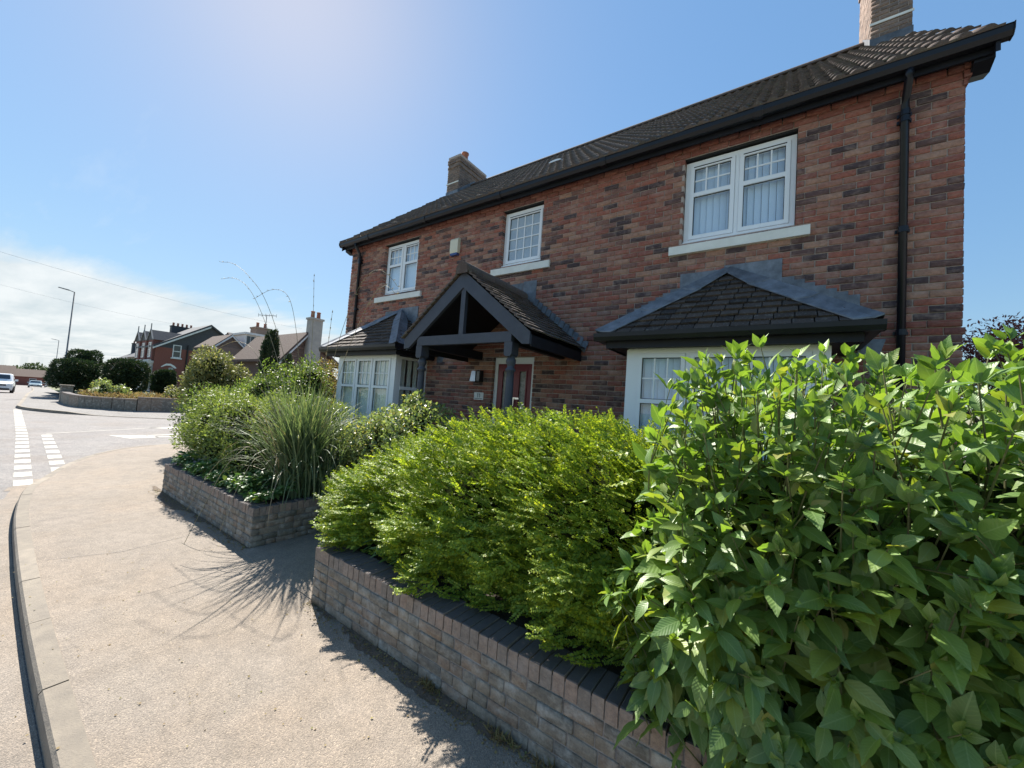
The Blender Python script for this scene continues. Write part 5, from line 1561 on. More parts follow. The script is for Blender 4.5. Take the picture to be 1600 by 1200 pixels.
# low ground cover over the planter edge
gc = empty('ground_cover', (-6.8, 2.35, 0.44), 'dark green low ground cover spilling over the planter coping', 'ground cover')
T, F, UV = hydrangea_leaf(1)
n = 3600
q = np.random.default_rng(4)
x = q.uniform(-8.5, -5.12, n); y = 2.13 + np.abs(q.normal(size=n)) * 0.22
z = 0.47 + 0.13 * (0.5 + 0.5 * np.sin(x * 5.1)) * np.clip((y - 2.0) / 0.25, 0, 1) + q.random(n) * 0.06 + 0.22 * np.clip(y - 2.25, 0, 0.6) + 0.05 * np.sin(x * 13)
yd = norm(np.stack([q.normal(size=n), q.normal(size=n) - 0.4, q.normal(size=n) * 0.35 - 0.05], 1))
V, F2 = bake(T * np.array([1.15, 1, 1]), F, basis_from(yd, norm(np.array([0, -0.35, 1.0]) + q.normal(size=(n, 3)) * 0.35)) * q.uniform(0.05, 0.095, n)[:, None, None], np.stack([x, y, z], 1))
tag(add('foliage', np_mesh('foliage', V, F2, 'cover', np.tile(UV, (n, 1)), True), gc), kind='stuff')

# purple acer beyond the right-hand corner of the house
ac = empty('purple_acer', (2.9, 8.4, 0.46), 'purple-leaved acer tree behind the corner of the brick house', 'tree')
q = np.random.default_rng(15)
m = MB(); tw = []
for k in range(34):
    a = q.uniform(0, 6.28); e = q.uniform(0.15, 1.0)
    tip = np.array([2.75 + 1.25 * math.cos(a) * e, 8.3 + 1.2 * math.sin(a) * e, 3.62 - 1.1 * e ** 1.5 + q.normal() * 0.22])
    mid = np.array([2.9, 8.4, 1.6]) * 0.45 + tip * 0.55 + np.array([0, 0, 0.25])
    m.tube([(2.9, 8.4, 0.4), (2.88, 8.38, 1.4), tuple(mid), tuple(tip)], [0.05, 0.03, 0.012, 0.004], 5, False)
    tw += [(mid * (1 - t) + tip * t, tip - mid) for t in (0.35, 0.5, 0.65, 0.8, 0.95, 1.0)]
m.build('trunk', 'bark', ac)
P_, N_ = [], []
for c, dv in tw:
    for _ in range(60):
        P_.append(c + q.normal(size=3) * np.array([0.17, 0.17, 0.05]) ); N_.append(norm(dv + q.normal(size=3) * 0.9 + np.array([0, 0, -0.3])))
P_, N_ = np.array(P_), np.array(N_)
V, F = bake(DIAMOND, DIA_F, basis_from(N_, norm(np.array([0, 0, 1.0]) + q.normal(size=(len(P_), 3)) * 0.5)) * q.uniform(0.04, 0.075, len(P_))[:, None, None] * np.array([0.42, 1, 1]), P_)
tag(add('crown', np_mesh('crown', V, F, 'acer'), ac), kind='stuff')

# ---- dead weeds and litter along the foot of the wall
q = np.random.default_rng(31)
for cx_, lab in ((-1.83, 'farthest of the three dry brown weed tufts at the wall foot'), (-1.22, 'middle one of the three dry brown weed tufts at the wall foot'), (-0.93, 'nearest of the three dry brown weed tufts at the wall foot')):
    o = empty('weed_tuft', (cx_, 1.9, 0), lab, 'weed', 'dry weeds along the wall foot')
    n = 150
    b = np.stack([cx_ + q.normal(size=n) * 0.05, 1.90 + q.normal(size=n) * 0.018, np.zeros(n)], 1)
    dv = norm(np.stack([q.normal(size=n), q.normal(size=n) - 0.3, np.abs(q.normal(size=n)) + 0.25], 1))
    V, F = bake(DIAMOND, DIA_F, basis_from(dv, q.normal(size=(n, 3))) * q.uniform(0.03, 0.075, n)[:, None, None] * np.array([0.10, 1, 1]), b)
    add('dry_stalks', np_mesh('dry_stalks', V, F, 'dry_grass'), o)
n = 900
x = q.uniform(-3.4, -0.3, n); y = 1.925 - np.abs(q.normal(size=n)) * 0.06
V, F = bake(DIAMOND, DIA_F, basis_from(norm(q.normal(size=(n, 3)) * np.array([1, 1, 0.25])), norm(np.array([0, 0, 1.0]) + q.normal(size=(n, 3)) * 0.4)) * q.uniform(0.006, 0.02, n)[:, None, None], np.stack([x, y, np.full(n, 0.004)], 1))
x2 = q.uniform(-8.7, -5.0, n); y2_ = 2.04 - np.abs(q.normal(size=n)) * 0.07
V2, F3 = bake(DIAMOND, DIA_F, basis_from(norm(q.normal(size=(n, 3)) * np.array([1, 1, 0.25])), norm(np.array([0, 0, 1.0]) + q.normal(size=(n, 3)) * 0.4)) * q.uniform(0.006, 0.022, n)[:, None, None], np.stack([x2, y2_, np.full(n, 0.004)], 1))
lit = tag(add('leaf_litter', np_mesh('leaf_litter', np.concatenate([V, V2]), np.concatenate([F, F3 + len(V)]), 'dry_grass')), 'fine brown leaf litter along the foot of the low walls', 'leaf litter', None, 'stuff')
n = 260                                            # scattered grit, stalks and leaf bits on pavement and road
x = q.uniform(-6, -1.4, n); y = q.uniform(-0.5, 1.9, n); z = np.where(y > 0.39, 0.004, -0.094)
V, F = bake(DIAMOND, DIA_F, basis_from(norm(q.normal(size=(n, 3)) * np.array([1, 1, 0.1])), norm(np.array([0, 0, 1.0]) + q.normal(size=(n, 3)) * 0.25)) * q.uniform(0.006, 0.018, n)[:, None, None], np.stack([x, y, z], 1))
tag(add('scattered_litter', np_mesh('scattered_litter', V, F, 'dry_grass')), 'scattered leaf bits on the pavement and gutter', 'leaf litter', None, 'stuff')
# ------------------------------------------------------------------ across the side street
fw_pts = [(-150, 10.9), (-80, 6.9), (-50, 4.85), (-37.2, 3.62), (-34.2, 3.55), (-32.0, 3.75), (-30.8, 4.35), (-30.1, 5.2), (-29.8, 6.6), (-29.7, 12.5)]
fwl = empty('corner_wall', (-31, 4.2, 0), 'low dark stone garden wall curving round the far street corner', 'garden wall')
P_ = smooth_line([(-37.2, 3.62), (-34.2, 3.55), (-32.0, 3.75), (-30.8, 4.35), (-30.1, 5.2), (-29.8, 6.6), (-29.7, 12.5)], 0.45)
m = MB(); cp = MB()
for k in range(len(P_) - 1):
    a, b = P_[k], P_[k + 1]
    d = (b - a).normalized(); n = Vector((d.y, -d.x)) * 0.15
    hgt = 0.78 if b.y > 5.9 else 0.66
    for mm, z0, z1, e in ((m, -0.1, hgt - 0.08, 1.0), (cp, hgt - 0.08, hgt, 1.15)):
        mm.hexa([(a.x - n.x * e, a.y - n.y * e, z0), (b.x - n.x * e, b.y - n.y * e, z0), (b.x + n.x * e, b.y + n.y * e, z0), (a.x + n.x * e, a.y + n.y * e, z0),
                 (a.x - n.x * e, a.y - n.y * e, z1), (b.x - n.x * e, b.y - n.y * e, z1), (b.x + n.x * e, b.y + n.y * e, z1), (a.x + n.x * e, a.y + n.y * e, z1)])
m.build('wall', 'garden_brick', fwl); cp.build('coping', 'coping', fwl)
gp = MB(); gp.box(-37.75, -37.2, 3.45, 3.95, -0.05, 1.0); gp.box(-37.8, -37.15, 3.4, 4.0, 1.0, 1.08); gp.build('gate_pier', 'garden_brick', fwl)
m = MB()
m.face((-60, 4.6, 0.35), (-37, 3.7, 0.35), (-31.9, 4.1, 0.42), (-30, 5.4, 0.42)); m.face((-60, 4.6, 0.35), (-30, 5.4, 0.42), (-29.9, 40, 0.45), (-60, 40, 0.35))
m.build('corner_garden', 'grass', kind='structure')
q = np.random.default_rng(61)                        # rough dry growth inside the corner wall
n = 9000
x = q.uniform(-37, -30.3, n); y = 4.2 + q.random(n) ** 1.4 * 4.8
keep = (y > 4.2 + np.clip(-31.0 - x, -1, 0) * -1.2); x, y = x[keep], y[keep]; n = len(x)
V, F = bake(DIAMOND, DIA_F, basis_from(norm(q.normal(size=(n, 3)) * np.array([1, 1, 0.4]) + np.array([0, 0, 0.9])), q.normal(size=(n, 3))) * q.uniform(0.10, 0.26, n)[:, None, None] * np.array([0.3, 1, 1]), np.stack([x, y, 0.40 + q.random(n) * (0.22 + 0.2 * np.sin(x * 2.1 + y * 1.3) ** 2)], 1))
tag(add('rough_growth', np_mesh('rough_growth', V, F, 'dry_grass')), 'rough dry plants inside the far corner wall', 'weeds', None, 'stuff')

def clipped(name, label, c, r, n, seed, base):
    return shrub(name, label, 'hedge', base, [(*c, *r)], n, 0.13, 'yew', seed, 'clipped yews on the far corner', amp=0.06, width=0.42, jitter=0.8, inner=0.22, corescale=0.9, trunk=True, lo=-0.8)
def boxy_yew(label, x, y0, y1, z0, z1, dx, seed):
    """clipped rounded block of dark yew"""
    o = empty('clipped_yew', (x, (y0 + y1) / 2, 0.35), label, 'hedge', 'clipped yews on the far corner')
    g2 = np.random.default_rng(seed)
    n = 9000
    d = norm(g2.normal(size=(n, 3)))
    p4 = d / ((np.abs(d) ** 3.4).sum(1, keepdims=True) ** (1 / 3.4))
    r = np.array([dx, (y1 - y0) / 2, (z1 - z0) / 2])
    f = bumpy(14, 0.075, 5.0, seed)(p4)
    pts = np.array([x, (y0 + y1) / 2, (z0 + z1) / 2]) + p4 * r * (f * (1.02 - 0.16 * g2.random(n) ** 1.5))[:, None]
    tip = norm(d + g2.normal(size=(n, 3)) * 0.6 + np.array([0, 0, 0.3]))
    V, F = bake(DIAMOND, DIA_F, basis_from(tip, d + g2.normal(size=(n, 3)) * 0.8) * g2.uniform(0.08, 0.24, n)[:, None, None] * np.array([0.32, 1, 1]), pts)
    tag(add('foliage', np_mesh('foliage', V, F, 'yew'), o), kind='stuff')
    lump_core([(x, (y0 + y1) / 2, (z0 + z1) / 2)], [tuple(r)], 0.9, 'core', 'shade_core', o, seed)
    m = MB(); m.tube([(x, (y0 + y1) / 2, 0.3), (x, (y0 + y1) / 2, (z0 + z1) / 2)], [0.12, 0.08], 6); m.build('trunk', 'bark', o)
boxy_yew('wide dark clipped yew nearest the lamp post on the far corner', -43.3, 3.40, 5.73, 0.75, 2.80, 1.3, 1)
boxy_yew('dark clipped yew showing above and behind the wide yew', -48.3, 4.55, 6.5, 0.9, 3.75, 1.3, 2)
boxy_yew('square dark clipped yew in front of the white bay of the terrace', -41.2, 5.8, 8.15, 0.7, 3.10, 1.2, 3)
boxy_yew('small rounded dark yew against the red terrace wall', -44.9, 9.3, 10.7, 0.7, 2.62, 0.9, 4)
shrub('white_flower_shrub', 'loose shrub with pale blooms between the two front yews', 'bush', (-33.0, 4.7, 0.4), [(-33.2, 4.75, 0.95, 0.5, 0.4, 0.62), (-32.8, 5.3, 0.8, 0.5, 0.4, 0.45)], 1500, 0.12, 'rose', 14, amp=0.25, jitter=1.0)
shrub('corner_shrub', 'yellow-green low shrub at the end of the far corner wall', 'bush', (-31.5, 8.0, 0.4), [(-31.5, 7.9, 0.9, 0.7, 0.9, 0.55), (-31.0, 9.2, 0.85, 0.6, 0.9, 0.6)], 2600, 0.12, 'yellow_shrub', 16, amp=0.25, jitter=1.0)

# ---- background houses
def win_x(parent, x, y0, y1, z0, z1, bars=True, pane='dark_glass', proud=0.06, name='window'):
    """window in a wall facing +X"""
    m = MB(); t = 0.09
    m.box(x, x + proud, y0, y1, z0, z0 + t); m.box(x, x + proud, y0, y1, z1 - t, z1); m.box(x, x + proud, y0, y0 + t, z0 + t, z1 - t); m.box(x, x + proud, y1 - t, y1, z0 + t, z1 - t)
    if bars:
        m.box(x, x + proud, y0 + t, y1 - t, (z0 + z1) / 2 - 0.05, (z0 + z1) / 2 + 0.05)
    m.box(x, x + proud + 0.1, y0 - 0.12, y1 + 0.12, z0 - 0.14, z0 - 0.001)
    w = m.build(name, 'white_wood', parent)
    k = MB(); k.box(x + 0.005, x + 0.03, y0 + t, y1 - t, z0 + t, z1 - t); k.build('pane', pane, w)
    return w
def win_y(parent, y, x0, x1, z0, z1, pane='dark_glass', proud=0.06):
    """window in a wall facing -Y"""
    m = MB(); t = 0.09
    m.box(x0, x1, y - proud, y, z0, z0 + t); m.box(x0, x1, y - proud, y, z1 - t, z1); m.box(x0, x0 + t, y - proud, y, z0 + t, z1 - t); m.box(x1 - t, x1, y - proud, y, z0 + t, z1 - t)
    m.box(x0 + t, x1 - t, y - proud, y, (z0 + z1) / 2 - 0.04, (z0 + z1) / 2 + 0.04)
    w = m.build('window', 'white_wood', parent)
    k = MB(); k.box(x0 + t, x1 - t, y - 0.03, y - 0.005, z0 + t, z1 - t); k.build('pane', pane, w)
def far_chimney(parent, x0, x1, y0, y1, z0, z1, pots, mat='chimney_brick'):
    m = MB(); m.box(x0, x1, y0, y1, z0, z1); m.box(x0 - 0.06, x1 + 0.06, y0 - 0.06, y1 + 0.06, z1, z1 + 0.12)
    c = m.build('chimney', mat, parent)
    for k in range(pots):
        yy = y0 + (y1 - y0) * (k + 0.5) / pots
        p = MB(); p.lathe(((x0 + x1) / 2, yy, z1 + 0.12), [(0.13, 0), (0.11, 0.35), (0.14, 0.42), (0.1, 0.45)], 8); p.build('chimney_pot', 'clay', c)

# end of the red terrace: side wall faces us; front with bays and gabled dormers faces the main street
TX, TY0, TY1, TZ = -60.0, 12.35, 22.0, 5.65
zb = gz(TX)
ter = empty('terraced_house', (TX - 4, 15, zb), 'end of terrace red brick house with slate roof and white bay, behind the yews', 'house', 'terraced houses along the main street')
m = MB()
m.box(TX - 8.0, TX, TY0, TY1, zb - 0.3, TZ)
m.build('wall', 'red_brick', ter)
m = MB(); PK = 17.3
m.prism([(TX - 8.0, TY0, TZ), (TX - 8.0, TY1, TZ), (TX - 8.0, PK, 9.05)], (8.0, 0, 0)); m.build('gable', 'slate', ter)
m = MB()
for a, b in ((TY0 - 0.3, PK), (TY1 + 0.3, PK)):
    m.hexa([(TX - 8.2, a, TZ - 0.1), (TX + 0.25, a, TZ - 0.1), (TX + 0.25, b, 9.0), (TX - 8.2, b, 9.0), (TX - 8.2, a, TZ + 0.12), (TX + 0.25, a, TZ + 0.12), (TX + 0.25, b, 9.25), (TX - 8.2, b, 9.25)])
m.build('roof', 'slate', ter)
m = MB(); m.hexa([(TX + 0.02, TY0 - 0.3, TZ - 0.28), (TX + 0.27, TY0 - 0.3, TZ - 0.28), (TX + 0.27, PK, 8.8), (TX + 0.02, PK, 8.8), (TX + 0.02, TY0 - 0.3, TZ - 0.08), (TX + 0.27, TY0 - 0.3, TZ - 0.08), (TX + 0.27, PK, 9.02), (TX + 0.02, PK, 9.02)]); m.build('bargeboard', 'white_wood', ter)
win_x(ter, TX, 13.85, 14.65, 4.55, 6.1)
m = MB(); m.prism([(TX, 12.95 + 0.0, 3.25), (TX, 13.0, 3.4), (TX, 13.4, 3.75), (TX, 13.8, 3.78), (TX, 14.2, 3.55), (TX, 14.4, 3.3), (TX, 14.25, 3.25), (TX, 13.8, 3.55), (TX, 13.4, 3.52)], (0.04, 0, 0)); m.build('brick_arch', 'sill', ter)
m = MB(); m.prism([(TX, 13.35, 1.7), (TX, 13.75, 2.1), (TX, 13.65, 3.3), (TX, 14.1, 3.35), (TX, 14.15, 2.4), (TX, 13.95, 1.75), (TX, 13.85, 2.2)], (0.03, 0, 0)); m.build('weathered_render_patch', 'render', ter)
m = MB(); m.tube([(TX + 0.08, 15.25, TZ + 0.6), (TX + 0.08, 15.25, 0)], 0.09, 8); m.build('downpipe', 'black', ter)
for k in range(3):                                  # gabled dormers over the front, finials on top
    x0 = TX - 2.3 - k * 3.0
    m = MB(); m.box(x0, x0 + 2.0, TY0 - 0.25, TY0 + 3.2, TZ - 1.6, TZ + 0.9); dm = m.build('dormer_gable', 'red_brick', ter)
    m = MB(); m.prism([(x0 - 0.2, TY0 - 0.3, TZ + 0.8), (x0 + 2.2, TY0 - 0.3, TZ + 0.8), (x0 + 1.0, TY0 - 0.3, TZ + 2.0)], (0, 4.6, 0)); m.build('dormer_roof', 'slate', dm)
    m = MB()
    for sg in (-1, 1):
        m.hexa([(x0 + 1 + sg * 1.25, TY0 - 0.42, TZ + 0.72), (x0 + 1 + sg * 1.25, TY0 - 0.30, TZ + 0.72), (x0 + 1, TY0 - 0.30, TZ + 1.95), (x0 + 1, TY0 - 0.42, TZ + 1.95), (x0 + 1 + sg * 1.25, TY0 - 0.42, TZ + 0.86), (x0 + 1 + sg * 1.25, TY0 - 0.30, TZ + 0.86), (x0 + 1, TY0 - 0.30, TZ + 2.1), (x0 + 1, TY0 - 0.42, TZ + 2.1)])
    m.tube([(x0 + 1, TY0 - 0.36, TZ + 2.0), (x0 + 1, TY0 - 0.36, TZ + 2.75)], 0.05, 6)
    m.build('dormer_bargeboard', 'galv', dm)
    win_y(ter, TY0 - 0.26, x0 + 0.45, x0 + 1.55, TZ - 1.3, TZ + 0.5)
    m = MB(); m.box(x0 - 0.1, x0 + 2.1, TY0 - 0.5, TY0 - 0.25, TZ - 1.75, TZ - 1.6); m.build('dormer_sill', 'white_wood', dm)
m = MB(); m.box(TX - 2.6, TX - 0.5, TY0 - 0.95, TY0, zb - 0.2, 3.65); m.box(TX - 2.8, TX - 0.3, TY0 - 1.15, TY0, 3.65, 3.95); bayw = m.build('bay', 'white_wood', ter)
for z0, z1 in ((0.9, 2.1), (2.25, 3.4)):
    win_y(ter, TY0 - 0.96, TX - 2.4, TX - 0.7, z0, z1)
    win_x(ter, TX - 0.49, TY0 - 0.85, TY0 - 0.12, z0, z1, False)
for k in range(4):                                  # the terrace goes on down the street
    X1 = TX - 8.1 - k * 10.5; y0 = TY0 + 0.62 * (k + 1) + 0.2; z = gz(X1 - 5)
    o = empty('terraced_house', (X1 - 5, y0 + 3, z), ('pale rendered terraced house next beyond the red end of terrace', 'second terraced house beyond the red end, with a dark chimney', 'third terraced house beyond the red end of the row', 'farthest terraced house of the row, lowest on the skyline')[k], 'house', 'terraced houses along the main street')
    m = MB(); m.box(X1 - 10.4, X1, y0, y0 + 8, z - 0.3, z + 5.2); m.build('wall', 'render' if k == 0 else 'red_brick', o)
    m = MB(); m.prism([(X1 - 10.4, y0 - 0.3, z + 5.2), (X1 - 10.4, y0 + 8.3, z + 5.2), (X1 - 10.4, y0 + 4, z + 8.0)], (10.4, 0, 0)); m.build('roof', 'slate', o)
    for xx in (X1 - 3, X1 - 7):
        win_y(o, y0, xx, xx + 1.2, z + 3.2, z + 4.7)
    far_chimney(o, X1 - 0.9, X1 - 0.1, y0 + 2.2, y0 + 4.6, z + 6.6, z + 9.3 + 0.4 * (k == 0), 5, 'slate')

# ---- bungalow with a box dormer and the brick gable house, on the side street
bx0 = -33.0
bun = empty('dormer_bungalow', (-36, 13.5, 0.4), 'bungalow with brown roof and pale box dormer beyond the planter shrubs', 'house')
m = MB(); m.box(-41.5, -33, 12.2, 15.0, 0.2, 3.4); m.build('wall', 'chimney_brick', bun)
m = MB()
for (a, b) in ((-32.6, -37.25), (-41.9, -37.25)):
    m.hexa([(a, 11.9, 3.2), (a, 15.4, 3.2), (b, 15.4, 5.9), (b, 11.9, 5.9), (a, 11.9, 3.4), (a, 15.4, 3.4), (b, 15.4, 6.1), (b, 11.9, 6.1)])
m.build('roof', 'brown_tile', bun)
m = MB(); m.prism([(-33.2, 12.15, 3.3), (-41.3, 12.15, 3.3), (-37.25, 12.15, 5.95)], (0, 0.15, 0)); m.build('gable', 'chimney_brick', bun)
m = MB(); m.box(-37.6, -33.9, 12.02, 13.35, 4.3, 5.80); m.box(-37.8, -33.7, 11.9, 13.5, 5.80, 5.96); dorm = m.build('box_dormer', 'white_wood', bun)
for k in range(3):
    m = MB(); m.box(-33.9, -33.86, 12.12 + k * 0.28, 12.33 + k * 0.28, 4.75, 5.68); m.build('pane', 'dark_glass', dorm)
m = MB(); m.box(-38, -34.0, 10.2, 12.1, 0.2, 4.6); m.prism([(-34.0, 10.2, 4.6), (-34.0, 12.1, 4.6), (-34.0, 11.15, 5.45)], (-4, 0, 0)); m.build('front_gable', 'chimney_brick', bun)
m = MB()
for sg in (-1, 1):
    m.hexa([(-33.9, 11.15 + sg * 1.15, 4.4), (-38, 11.15 + sg * 1.15, 4.4), (-38, 11.15, 5.48), (-33.9, 11.15, 5.48), (-33.9, 11.15 + sg * 1.15, 4.55), (-38, 11.15 + sg * 1.15, 4.55), (-38, 11.15, 5.63), (-33.9, 11.15, 5.63)])
m.build('front_gable_roof', 'brown_tile', bun)
for sg in (-1, 1):
    m = MB(); m.hexa([(-33.88, 11.15 + sg * 1.2, 4.3), (-33.80, 11.15 + sg * 1.2, 4.3), (-33.80, 11.15, 5.42), (-33.88, 11.15, 5.42), (-33.88, 11.15 + sg * 1.2, 4.42), (-33.80, 11.15 + sg * 1.2, 4.42), (-33.80, 11.15, 5.56), (-33.88, 11.15, 5.56)]); m.build('bargeboard', 'white_wood', bun)
far_chimney(bun, -38.6, -37.4, 14.0, 15.2, 5.4, 6.9, 2, 'chimney_brick')

gb = empty('gable_house', (-26, 13.5, 0.4), 'brown brick house with wide gable and tall pale rendered chimney beyond the far bay window', 'house')
GX = -25.0; gy0, gy1, gpk = 11.0, 14.2, 12.15
m = MB(); m.box(GX - 7, GX, gy0, gy1, 0.2, 3.75); m.prism([(GX - 7, gy0, 3.75), (GX - 7, gy1, 3.75), (GX - 7, gpk, 5.35)], (7, 0, 0)); wl2 = m.build('wall', 'brown_tile', gb)
rr = courses(gy0, gy1, 1.9, 26, [], ch=0.14, pitch=0.42, joint=0.02, proud=0.01)
rr = [r for r in rr if r[3] < 3.75 + 1.55 * (1 - abs((r[0] + r[1]) / 2 - gpk) / (1.15 if (r[0] + r[1]) / 2 < gpk else 2.05))]
bricks(wl2, rr, ((GX, 0, 0), (0, 1, 0), (-1, 0, 0)), 'chimney_brick', limit=0, name='tile_hanging')
m = MB()
for a in (gy0 - 0.35, gy1 + 0.4):
    za = 3.75 - 0.28
    m.hexa([(GX - 7.3, a, za), (GX + 0.35, a, za), (GX + 0.35, gpk, 5.35), (GX - 7.3, gpk, 5.35), (GX - 7.3, a, za + 0.16), (GX + 0.35, a, za + 0.16), (GX + 0.35, gpk, 5.53), (GX - 7.3, gpk, 5.53)])
m.build('roof', 'brown_tile', gb)
m = MB(); m.hexa([(GX + 0.25, gy0 - 0.35, 3.30), (GX + 0.37, gy0 - 0.35, 3.30), (GX + 0.37, gpk, 5.22), (GX + 0.25, gpk, 5.22), (GX + 0.25, gy0 - 0.35, 3.44), (GX + 0.37, gy0 - 0.35, 3.44), (GX + 0.37, gpk, 5.36), (GX + 0.25, gpk, 5.36)]); m.build('bargeboard', 'white_wood', gb)
far_chimney(gb, GX + 0.05, GX + 0.6, 12.15, 12.9, 2.0, 6.35, 2, 'render')
m = MB(); m.tube([(-37.9, 14.9, 7.0), (-37.9, 14.9, 8.3)], 0.03, 5); m.tube([(-38.6, 14.5, 8.25), (-37.2, 15.4, 8.25)], 0.025, 5)
for k in range(6):
    t = k / 5; m.tube([(-38.6 + 1.4 * t, 14.5 + 0.9 * t, 8.1), (-38.6 + 1.4 * t, 14.5 + 0.9 * t, 8.4)], 0.015, 4)
m.build('aerial', 'galv', bun)
# slim dark conifer between the two
con = empty('conifer_tree', (-22.4, 9.2, 0.3), 'slim dark columnar conifer in front of the dormer bungalow', 'tree')
V, F = leaf_blob([(-22.4, 9.15, 2.9)], [(0.38, 0.36, 2.15)], 6000, 0.16, 'yew', 71, amp=0.16, width=0.4, jitter=0.5, up=0.9, lo=-0.95, inner=0.4)
tag(add('crown', np_mesh('crown', V, F, 'yew'), con), kind='stuff')
m = MB(); m.tube([(-22.4, 9.15, 0.3), (-22.4, 9.15, 4.6)], [0.14, 0.03], 6); m.build('trunk', 'bark', con)
con2 = empty('conifer_tree', (-21.6, 9.7, 0.3), 'small dark conifer just right of the slim one', 'tree')
V, F = leaf_blob([(-21.6, 9.75, 2.3)], [(0.28, 0.28, 1.35)], 2500, 0.14, 'yew', 72, amp=0.16, width=0.4, jitter=0.5, up=0.9, lo=-0.95, inner=0.4)
tag(add('crown', np_mesh('crown', V, F, 'yew'), con2), kind='stuff')
m = MB(); m.tube([(-21.6, 9.75, 0.3), (-21.6, 9.75, 3.2)], [0.1, 0.02], 6); m.build('trunk', 'bark', con2)

# ---- street lamps
def lamp(x, y, h, label):
    o = empty('street_lamp', (x, y, gz(x)), label, 'street lamp', 'street lamps along the main street')
    z = gz(x)
    m = MB(); m.tube([(x, y, z - 0.1), (x, y, z + 1.3), (x, y, z + 1.32), (x, y, h)], [0.09, 0.09, 0.06, 0.04], 10); m.build('column', 'galv', o, True)
    m = MB(); m.tube([(x, y, h - 0.03), (x + 0.1, y - 0.35, h + 0.06)], 0.028, 6); m.build('bracket', 'galv', o)
    m = MB(); m.hexa([(x - 0.02, y - 0.3, h + 0.02), (x + 0.16, y - 0.3, h + 0.02), (x + 0.26, y - 0.9, h + 0.10), (x + 0.10, y - 0.92, h + 0.10), (x - 0.01, y - 0.3, h + 0.09), (x + 0.15, y - 0.3, h + 0.09), (x + 0.24, y - 0.88, h + 0.15), (x + 0.12, y - 0.9, h + 0.15)]); m.build('lantern', 'galv', o)
lamp(-48.0, 4.48, 8.55, 'tall grey street lamp rising behind the wide clipped yew')
lamp(-104.0, 8.65, 7.35, 'smaller distant street lamp on the skyline farther down the street')
# ---- overhead wires
for name, a, b, sag, lab in (('overhead_wire', (-24, -2.5, 6.6), (-30.5, 14.5, 6.55), 0.35, 'upper overhead wire crossing the pale sky above the street lamp'), ('overhead_wire', (-40, -6.0, 8.2), (-46, 13.0, 7.0), 0.5, 'lower fainter overhead wire crossing just above the street lamp')):
    A, B = Vector(a), Vector(b)
    pts = [A.lerp(B, t) - Vector((0, 0, sag * 4 * t * (1 - t))) for t in (k / 24 for k in range(25))]
    m = MB(); m.tube([tuple(p) for p in pts], 0.0038 if a[0] > -30 else 0.004, 5)
    tag(m.build(name, 'galv'), lab, 'wire', 'overhead wires')

